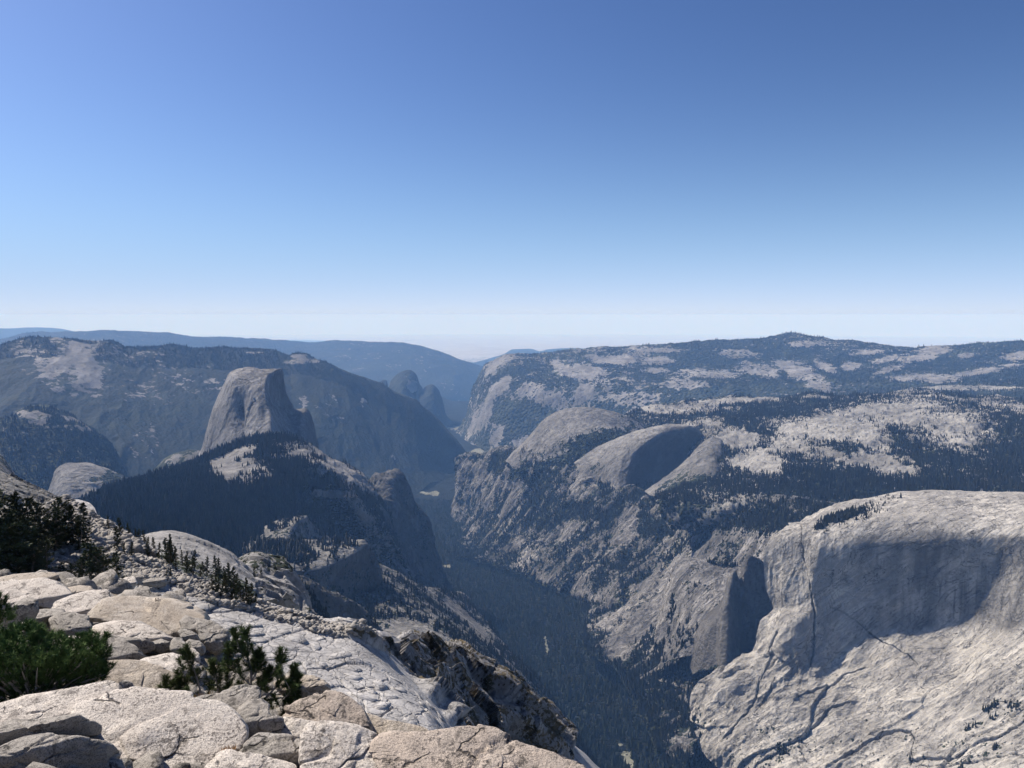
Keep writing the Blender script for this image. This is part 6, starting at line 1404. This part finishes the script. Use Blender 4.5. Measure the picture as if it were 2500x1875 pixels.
place_pine(r_near, 'G', 1185, 640, 1095, 'wind-bent pine with a curved bare trunk leaning left on the ledge', None, lean_p, rs, rz=0.1, fat=1.2)

for _ in range(34):
    x, yb = rs.uniform(-60, 1000), rs.uniform(430, 930)
    if yb < 430 + max(0, (x - 700)) * 1.2: continue
    hgt = rs.uniform(90, 260)
    place_pine(r_near, 'G', x, yb - hgt, yb, 'low shaded pine in the thicket between the ledge and the dark rock knob', 'low pines in the thicket at the left', protos[rs.choice([1, 3, 4])], rs, fat=1.3)
ridge_pines = [(1170, 270, 400), (1300, 300, 470), (1380, 350, 480), (1480, 390, 500), (1560, 400, 540), (1620, 430, 560), (1420, 560, 700), (1340, 590, 690), (1280, 400, 640), (1680, 470, 620), (1600, 560, 700), (1760, 480, 640), (1880, 460, 700), (1840, 560, 800), (1940, 560, 780), (2040, 640, 820), (2120, 640, 830), (2180, 760, 870), (1500, 420, 560), (1220, 660, 760), (1850, 830, 930)]
for x, yt, yb in ridge_pines:
    place_pine(r_near, 'G', x, yt, yb, 'small dark conifer on the shaded back of the near rubble ridge', 'small conifers along the near ridge', protos[rs.choice([0, 2, 4])], rs, fat=.9)
kp = [(20, 90, 390), (95, 40, 330), (205, 200, 380), (260, 220, 390), (340, 205, 400), (430, 330, 450), (480, 270, 460), (560, 270, 490), (612, 285, 470), (530, 480, 640), (560, 500, 660), (600, 470, 640), (640, 540, 690), (680, 450, 680), (720, 540, 720), (760, 400, 700), (790, 590, 740), (830, 540, 740), (860, 600, 770), (900, 500, 760), (940, 560, 780), (980, 370, 500), (660, 380, 560), (710, 400, 600), (800, 460, 680), (740, 620, 740), (590, 560, 680), (40, 400, 500), (880, 400, 470), (1040, 390, 470), (1010, 660, 790), (920, 640, 790), (620, 610, 700), (700, 330, 520)]
for x, yt, yb in kp:
    rr = r_near if yb > 470 + (x - 300) * .35 and yb > 430 else r_ms
    if 830 < x < 1100 and yb < 520: rr = r_oc
    place_pine(rr, 'K', x, yt, yb, 'slender dark conifer in the saddle behind the near rubble ridge', 'conifers in the saddle behind the near ridge', protos[rs.choice([0, 2, 4])], rs, fat=.85)
for tag, x, yt, yb in (('J', 1290, 430, 600), ('J', 1350, 470, 640), ('J', 1400, 500, 660), ('J', 1230, 480, 600), ('J', 1470, 580, 700), ('J', 1820, 700, 800)):
    place_pine(r_tl, tag, x, yt, yb, 'dark conifer on the canyon slope behind the rocky rib', 'conifers behind the rocky rib', protos[rs.choice([0, 2])], rs, fat=1.2)
place_pine(r_near, 'J', 1530, 650, 810, 'single dark pine standing on the rocky rib', None, protos[1], rs, fat=1.2)

# small far conifers: a few hundred separate ones where they show largest, the others as woods
def cone_tree(seed, layers=4, k=6):
    rs = np.random.RandomState(seed); V, Fa, n = [], [], 0
    for i in range(layers):
        z0 = 0.08 + 0.86 * i / layers; z1 = min(1.0, z0 + 1.6 / layers)
        rad = 0.21 * (1 - z0) ** 0.8 + 0.02
        th = np.arange(k) * 2 * math.pi / k + rs.rand() * 6
        rr = rad * rs.uniform(.65, 1.25, k)
        V.append(np.concatenate([np.stack([np.cos(th) * rr, np.sin(th) * rr, z0 + rs.uniform(-.03, .03, k)], -1), [[rs.normal(0, .01), rs.normal(0, .01), z1]]]))
        Fa += [(n + j, n + (j + 1) % k, n + k) for j in range(k)]; n += k + 1
    V.append(np.array([[.015, 0, 0], [-.008, .013, 0], [-.008, -.013, 0], [0, 0, .3]])); Fa += [(n, n + 1, n + 3), (n + 1, n + 2, n + 3), (n + 2, n, n + 3)]
    return np.concatenate(V), np.array(Fa)
CT_ = [cone_tree(500 + i) for i in range(6)]
ct_me = []
for V, Fa in CT_:
    o = mesh_from('conifer', V, Fa, M_far_tree, False); ct_me.append(o.data); bpy.data.objects.remove(o)

M_valley = leaf_mat('valley_conifers', (0.018, 0.026, 0.013), (0.034, 0.043, 0.022), (0.045, 0.046, 0.026))
for nd in M_valley.node_tree.nodes:
    if nd.type == 'TEX_NOISE': nd.inputs['Scale'].default_value = 0.02 if nd.inputs['Scale'].default_value > 1 else 0.006; nd.inputs['Detail'].default_value = 5; nd.inputs['Roughness'].default_value = 0.7
def gn_forest(name, pos, scl, rz, label, mat=M_far_tree):
    me = bpy.data.meshes.new(name)
    me.vertices.add(len(pos)); me.vertices.foreach_set('co', np.asarray(pos, np.float32).ravel())
    a = me.attributes.new('size', 'FLOAT_VECTOR', 'POINT'); a.data.foreach_set('vector', np.asarray(scl, np.float32).ravel())
    a = me.attributes.new('turn', 'FLOAT_VECTOR', 'POINT'); a.data.foreach_set('vector', np.stack([np.zeros(len(pos)), np.zeros(len(pos)), rz], -1).astype(np.float32).ravel())
    me.materials.append(mat)
    o = bpy.data.objects.new(name, me); COL.objects.link(o); props(o, label, kind='stuff')
    ng = bpy.data.node_groups.new('trees_on_points', 'GeometryNodeTree')
    ng.interface.new_socket('Geometry', in_out='INPUT', socket_type='NodeSocketGeometry'); ng.interface.new_socket('Geometry', in_out='OUTPUT', socket_type='NodeSocketGeometry')
    N, Lk = ng.nodes, ng.links
    gi, go = N.new('NodeGroupInput'), N.new('NodeGroupOutput')
    jn = N.new('GeometryNodeJoinGeometry')
    for k, (rad, z, dep) in enumerate(((.20, .08, .42), (.155, .32, .38), (.105, .56, .42))):
        c = N.new('GeometryNodeMeshCone'); c.fill_type = 'NONE'
        c.inputs['Vertices'].default_value = 5; c.inputs['Radius Top'].default_value = 0.004; c.inputs['Radius Bottom'].default_value = rad; c.inputs['Depth'].default_value = dep
        tr = N.new('GeometryNodeTransform'); tr.inputs['Translation'].default_value = (0, 0, z); tr.inputs['Rotation'].default_value = (0.04 * (k - 1), 0.03 * k, k * 1.3)
        Lk.new(c.outputs['Mesh'], tr.inputs['Geometry']); Lk.new(tr.outputs[0], jn.inputs[0])
    sm = N.new('GeometryNodeSetMaterial'); sm.inputs['Material'].default_value = mat
    ip = N.new('GeometryNodeInstanceOnPoints')
    n1 = N.new('GeometryNodeInputNamedAttribute'); n1.data_type = 'FLOAT_VECTOR'; n1.inputs['Name'].default_value = 'size'
    n2 = N.new('GeometryNodeInputNamedAttribute'); n2.data_type = 'FLOAT_VECTOR'; n2.inputs['Name'].default_value = 'turn'
    Lk.new(jn.outputs[0], sm.inputs['Geometry']); Lk.new(sm.outputs[0], ip.inputs['Instance'])
    Lk.new(gi.outputs[0], ip.inputs['Points']); Lk.new(n1.outputs[0], ip.inputs['Scale']); Lk.new(n2.outputs[0], ip.inputs['Rotation'])
    Lk.new(ip.outputs[0], go.inputs[0])
    md = o.modifiers.new('trees', 'NODES'); md.node_group = ng
    return o

SINGLE = []      # candidates for separate small trees: (size on picture, position, height, label, group)
def woods(name, r, n, height, thr, label, seed, single=0, slabel='', sgroup='', cond=None, frame=True, slope=0.35, soft=0.3, mat=None):
    rs = np.random.RandomState(seed)
    jit = fbm(r.P, max(height * 3, 20), 2, seed)
    m = (r.veg + 0.25 * jit > thr) & (r.N[..., 2] > slope)
    if cond is not None: m &= cond(r)
    if frame: m &= (r.px > -140) & (r.px < 2360) & (r.py < 1760)
    D = np.linalg.norm(r.P, axis=-1)
    ids, A = visible_pick(r, n, m, seed, wt=np.clip((r.veg - thr) / soft + 0.3, 0.1, 1) / np.maximum(D, 1) ** 1.0)
    if len(ids) == 0: print('no trees', name); return
    i, j = np.unravel_index(ids, r.P.shape[:2])
    # jitter inside the cell
    i2 = np.clip(i - 1, 0, r.P.shape[0] - 1); j2 = np.clip(j - 1, 0, r.P.shape[1] - 1)
    a = rs.rand(len(ids), 1); b = rs.rand(len(ids), 1)
    p = r.P[i, j] + (r.P[i2, j] - r.P[i, j]) * a + (r.P[i, j2] - r.P[i, j]) * b
    h = height * np.exp(rs.normal(-.1, .42, len(ids))); h = np.clip(h, height * .25, height * 2.2)
    w = h * rs.uniform(.7, 1.25, len(ids))
    app = h / np.linalg.norm(p, axis=1)
    o_ = np.argsort(-app); first = o_[:single]; rest_ = o_[single:]
    for k in first:
        SINGLE.append((app[k], p[k], h[k], w[k], slabel, sgroup))
    gn_forest(name, p[rest_] - [0, 0, .5], np.stack([w[rest_], w[rest_], h[rest_]], -1), rs.uniform(0, 6.28, len(rest_)), label, mat or M_far_tree)
woods('forest', fr, 40000, 19, 0.55, 'dense conifer forest covering the floor of the canyon', 901, cond=lambda r: (r.side < 380) & (r.P[..., 1] < 7500), mat=M_valley)
woods('forest', r_s, 46000, 18, 0.55, 'dark conifer forest over the slopes below the great dome', 902, 12, 'small conifer at the crest of the wooded ridge below the great dome', 'conifers on the wooded ridge', cond=lambda r: r.Vv > 0.0)
woods('forest', r_h, 38000, 17, 0.45, 'conifer forest between the bare rock patches of the right-hand plateau', 903)
woods('forest', r_h, 15000, 12, 0.05, 'scattered small conifers over the bare rock patches of the plateau', 931, cond=lambda r: (r.veg < 0.55))
woods('forest', r_s, 2500, 14, 0.08, 'scattered small conifers on the bare patches below the great dome', 932, cond=lambda r: (r.veg < 0.6))
woods('forest', r_g, 9000, 19, 0.5, 'thin dark line of forest on the far shelf', 904)
woods('forest', r_w, 26000, 17, 0.55, 'scattered conifers on the ledges of the right canyon side', 905, slope=0.25)
woods('forest', r_tl, 15000, 13, 0.5, 'conifers on the talus of the left canyon side', 906, 40, 'small conifer on the talus slope left of the canyon', 'conifers on the left canyon slope', slope=0.2)
woods('forest', r_l1, 1500, 15, 0.22, 'conifers on the sunlit rock ledge', 907, 60, 'small conifer on the sunlit ledge above the tall shaded cliff', 'conifers on the sunlit ledge', cond=lambda r: r.Vv < 0.6, slope=0.45)
woods('forest', r_l2, 260, 15, 0.22, 'conifers on the upper rock ledge', 908, cond=lambda r: r.Vv < 0.6, slope=0.45)
woods('forest', r_t, 2600, 10, 0.42, 'bushy conifers dotted over the big pale cliff', 909, 30, 'small dark conifer growing on top of the big pale cliff', 'conifers on the big pale cliff', slope=0.3)
woods('forest', r_t, 420, 8, -9, 'clump of low conifers on the brow of the big pale cliff', 933, cond=lambda r: blob(r, 1860, 1108, 75, 15, -22, .6) > 0.3, slope=.2)
woods('forest', r_d, 18000, 15, 0.6, 'forest fringe along the far mountain crest', 910, cond=lambda r: (r.Vv < 0.25))
woods('forest', r_f, 22000, 18, 0.55, 'forest on the far plateau behind the valley', 911, cond=lambda r: (r.Vv < 0.75))
woods('forest', r_e, 9000, 15, 0.55, 'forest on the dark hill at the left', 912)
woods('forest', r_n, 1500, 15, 0.45, 'trees behind the first bare dome', 913, slope=.3)
woods('forest', r_k2, 700, 11, 0.4, 'scrubby trees on the shaded knob', 914, 15, 'small tree on the shaded rounded knob', 'trees on the shaded knob', slope=.4)
woods('forest', r_p2, 1400, 13, 0.4, 'trees on the ledges beside the dark buttress', 915, slope=.3)
woods('forest', r_hd, 900, 16, 0.5, 'trees along the foot of the great dome', 916, slope=.2)
woods('forest', r_r1, 3500, 16, 0.6, 'scattered trees on the rock towers', 917, slope=.2)
woods('forest', r_r0, 3500, 16, 0.6, 'scattered trees on the shaded ribs', 918, slope=.2)
woods('forest', r_c2, 12000, 22, 0.6, 'forest along the far ridge', 919, cond=lambda r: r.Vv < 0.3)
SINGLE.sort(key=lambda q: -q[0])
rs = np.random.RandomState(5)
for k, (_, p, h, w, lb, gp) in enumerate(SINGLE[:200]):
    o = bpy.data.objects.new('conifer', ct_me[k % 6]); COL.objects.link(o)
    o.location = tuple(p - np.array([0, 0, .3])); o.scale = (w, w, h); o.rotation_euler = (0, 0, rs.uniform(0, 6.28))
    if 'sunlit ledge' in lb:
        X = float(proj(p[None])[0][0]); lb = ('small conifer at the left end of the sunlit ledge' if X < 640 else 'small conifer in the middle of the sunlit ledge' if X < 710 else 'small conifer near the pointed right tip of the sunlit ledge')
    if 'talus' in lb:
        Y = float(proj(p[None])[1][0]); lb = 'small conifer on the upper talus slope left of the canyon' if Y < 1400 else 'small conifer on the lower talus slope left of the canyon'
    props(o, lb, 'conifer', gp)

# ------------------------------------------------------------------ plants among the boulders
def frame_at(tag, x, y, d):
    C = at(tag, x, y, d); D = np.linalg.norm(C); e3 = -C / D
    e1 = np.cross([0, 0, 1.0], e3); e1 /= np.linalg.norm(e1); e2 = np.cross(e3, e1)
    return C, e1, e2, e3, D / F_S * REG[tag][2]

def bush(label, tag, poly, d, depth, ntuft, nl, seed, mat, twig, cat='bush', name='bush', per=60, nw=0.0035, tl=0.09, base=None):
    rs = np.random.RandomState(seed)
    pts = np.array(poly, float); lo, hi = pts.min(0), pts.max(0); cen = (lo + hi) / 2
    bx, by = base or (cen[0], hi[1])
    C, e1, e2, e3, k = frame_at(tag, bx, by, d)
    up = np.array([0, 0, 1.0])
    cr, tw = Acc(), Acc()
    got = 0
    lv = Acc()
    while got < ntuft:
        x, y = rs.uniform(lo[0], hi[0]), rs.uniform(lo[1], hi[1])
        ins = False; j = len(pts) - 1
        dmin = 1e9
        for i in range(len(pts)):
            if (pts[i, 1] > y) != (pts[j, 1] > y) and x < (pts[j, 0] - pts[i, 0]) * (y - pts[i, 1]) / (pts[j, 1] - pts[i, 1]) + pts[i, 0]: ins = not ins
            e = pts[i] - pts[j]; t = np.clip(((x - pts[j, 0]) * e[0] + (y - pts[j, 1]) * e[1]) / (e @ e), 0, 1)
            dmin = min(dmin, math.hypot(x - pts[j, 0] - t * e[0], y - pts[j, 1] - t * e[1])); j = i
        if not ins: continue
        got += 1
        half = depth * math.sqrt(min(1, dmin / (0.35 * min(hi - lo))))
        z = half * (1 if rs.rand() < .75 else rs.uniform(-1, 1)) * rs.uniform(.5, 1)
        q = (x - bx) * k * e1 - (y - by) * k * e2 + z * e3
        lump = fbm((q * 1.0)[None], 0.35, 2, seed)[0]
        q = q + e3 * 0.12 * lump
        ax = up * 1.0 + 0.55 * e1 * (x - cen[0]) / (hi[0] - lo[0]) + 0.35 * e3 + rs.normal(0, .35, 3)
        needles(cr, q, ax, tl * rs.uniform(.6, 1.3), per, nl, nw, rs, .75)
        if rs.rand() < .25:
            tw.add(*tube([q * .55 + [0, 0, -.02], q * .8, q], [.012, .008, .004], 4))
    root = empty(name, C, label=label, cat=cat)
    cr.build('foliage', mat, root); tw.build('branches', twig, root)
    return root

bush('dense dark green mat of dwarf pine filling the lower left edge', 'H', [(-260, 240), (-60, 190), (40, 240), (100, 270), (90, 340), (200, 320), (400, 320), (470, 400), (560, 430), (660, 520), (750, 500), (800, 530), (930, 520), (960, 540), (1000, 520), (920, 600), (980, 700), (920, 760), (990, 820), (930, 880), (870, 920), (600, 935), (300, 915), (0, 925), (-260, 950)], 8.6, 0.55, 1500, 0.055, 31, M_bushy, M_grey_wood, per=46, nw=.0032)
bush('small dark green sprig standing up left of the dwarf pine mat, at the left edge', 'G', [(-150, 1250), (0, 1220), (50, 1240), (60, 1290), (20, 1330), (100, 1370), (90, 1450), (-150, 1500)], 10.5, .2, 120, .05, 32, M_bushy, M_grey_wood, per=46)

# dwarf pine in the middle
def dwarf_pine():
    rs = np.random.RandomState(41)
    C, e1, e2, e3, k = frame_at('I', 940, 1010, 8.6)
    root = empty('dwarf_pine', C, label='young dwarf pine with bottle-brush tufts and several stems among the boulders', cat='dwarf pine')
    tk, br, cr = Acc(), Acc(), Acc()
    def W(x, y, z=0.0): return (x - 940) * k * e1 - (y - 1010) * k * e2 + z * e3
    stems = [([(940, 1010), (935, 850), (955, 700), (925, 560), (930, 430), (900, 350)], .02),
             ([(500, 960), (495, 800), (470, 680), (430, 560), (400, 470)], .014),
             ([(1050, 960), (1130, 900), (1190, 820), (1200, 700), (1215, 620)], .013),
             ([(640, 960), (650, 850), (640, 720), (620, 640)], .012),
             ([(940, 800), (850, 700), (780, 600), (760, 520)], .010),
             ([(925, 600), (890, 560), (860, 480), (830, 380)], .010),
             ([(960, 760), (1010, 680), (1030, 600)], .009),
             ([(480, 830), (380, 760), (320, 690)], .008), ([(490, 900), (350, 880), (240, 850), (190, 800), (200, 720)], .009),
             ([(1150, 920), (1260, 860), (1330, 790)], .008), ([(1100, 970), (1260, 960), (1350, 900)], .008), ([(940, 900), (1020, 850), (1090, 770)], .008)]
    tips = []
    for j, (st, r0) in enumerate(stems):
        zz = rs.uniform(-.12, .15)
        P = [W(x, y, zz * i / len(st)) for i, (x, y) in enumerate(st)]
        t = np.linspace(0, 1, len(P)); tt = np.linspace(0, 1, 12)
        P = pchip(t, np.array(P), tt)
        (tk if j == 0 else br).add(*tube(P, r0 * (1 - 0.7 * tt), 6))
        for i in range(3, 12):
            ax = P[min(i + 1, 11)] - P[i - 1]
            if tt[i] > .35:
                for _ in range(2):
                    a2 = ax / np.linalg.norm(ax) + rs.normal(0, .6, 3); a2 /= np.linalg.norm(a2)
                    q = P[i] + a2 * .08
                    br.add(*tube([P[i], q], [.005, .003], 4))
                    needles(cr, P[i], a2, .13, 110, .062, .0028, rs, .75)
        needles(cr, P[-2], P[-1] - P[-2] + [0, 0, .02], .16, 260, .07, .0028, rs, .7)
    for (x, y) in [(850, 390), (970, 470), (800, 450), (820, 610), (1000, 560), (600, 750), (700, 620), (730, 700), (1180, 740), (1240, 780), (1350, 770), (430, 470), (350, 570), (460, 620), (180, 760), (190, 840), (260, 790), (320, 700),
                   (1060, 760), (1080, 860), (1280, 980), (1380, 900), (1250, 1060), (1400, 960), (1180, 1000), (660, 860), (720, 820), (560, 820), (600, 900), (700, 920), (400, 820), (460, 880), (880, 800), (820, 860), (1000, 900), (780, 920), (1150, 1080), (1330, 1040), (1350, 1090), (860, 700), (1230, 1130), (1300, 920), (1130, 960)]:
        q = W(x, y, rs.uniform(-.2, .2)); ax = np.array([0, 0, 1.0]) + rs.normal(0, .45, 3)
        br.add(*tube([q - ax * .12, q + ax * .05], [.006, .003], 4))
        needles(cr, q - ax * .06, ax, .15, 200, .065, .0028, rs, .75)
    tk.build('trunk', M_grey_wood, root); br.build('branches', M_grey_wood, root); cr.build('foliage', M_needle, root)
dwarf_pine()

def grass(label, tag, x, y, w, h, d, seed, n=160, mat=None):
    rs = np.random.RandomState(seed)
    C, e1, e2, e3, k = frame_at(tag, x, y, d)
    b = e1 * (rs.uniform(-.5, .5, n) * w * k)[:, None] + e3 * (rs.uniform(-.1, .1, n))[:, None]
    dr = np.array([0, 0, 1.0]) + rs.normal(0, .35, (n, 3)); dr /= np.linalg.norm(dr, axis=1)[:, None]
    Ln = (h * k * rs.uniform(.4, 1.1, n))[:, None]
    sd = np.cross(dr, rs.randn(n, 3)); sd /= np.linalg.norm(sd, axis=1)[:, None]
    wd = 0.004
    V = np.stack([b - sd * wd, b + sd * wd, b + dr * Ln], 1).reshape(-1, 3)
    o = mesh_from('grass_tuft', V, np.arange(3 * n).reshape(-1, 3), mat or M_dry, False); o.location = tuple(C)
    props(o, label, 'grass tuft')
grass('reddish dry grass tuft right of the small pointed stone', 'H', 1720, 1020, 380, 130, 8.0, 51, 500)
grass('small dry tuft left of the small pointed stone', 'H', 1215, 860, 120, 60, 8.6, 52, 120)
grass('dry grass tuft between the grey boulder pair and the dwarf pine', 'I', 350, 950, 300, 90, 8.2, 53, 300)
grass('brownish tuft growing in the gap left of the long speckled boulder', 'J', 330, 1440, 170, 160, 6.3, 54, 500, leaf_mat('olive_grass', (0.10, 0.08, 0.035), (0.19, 0.15, 0.07)))
grass('low rusty tuft beside the brown boulder against the white slab', 'I', 700, 1470, 130, 60, 6.4, 55, 140)
# ------------------------------------------------------------------ haze
def build_haze():
    x, y0, y1, z0, z1 = 170000, -6000, 215000, -6500, 60
    V = [(-x, y0, z0), (x, y0, z0), (x, y1, z0), (-x, y1, z0), (-x, y0, z1), (x, y0, z1), (x, y1, z1), (-x, y1, z1)]
    Fc = [(0, 3, 2, 1), (4, 5, 6, 7), (0, 1, 5, 4), (1, 2, 6, 5), (2, 3, 7, 6), (3, 0, 4, 7)]
    m = bpy.data.materials.new('haze'); m.use_nodes = True
    n = m.node_tree.nodes; n.clear()
    o_ = n.new('ShaderNodeOutputMaterial'); v = n.new('ShaderNodeVolumePrincipled')
    v.inputs['Density'].default_value = HAZE_DENSITY
    v.inputs['Color'].default_value = (*HAZE_COLOR, 1)
    v.inputs['Absorption Color'].default_value = (0.79, 0.77, 1, 1)
    v.inputs['Anisotropy'].default_value = 0.0
    m.node_tree.links.new(v.outputs[0], o_.inputs['Volume'])
    o = mesh_from('haze', V, Fc, m, False)
    props(o, 'thin blue air filling the valleys out to the horizon', kind='stuff')
HAZE_DENSITY = 3.0e-5
HAZE_COLOR = (0.24, 0.48, 0.95)
build_haze()
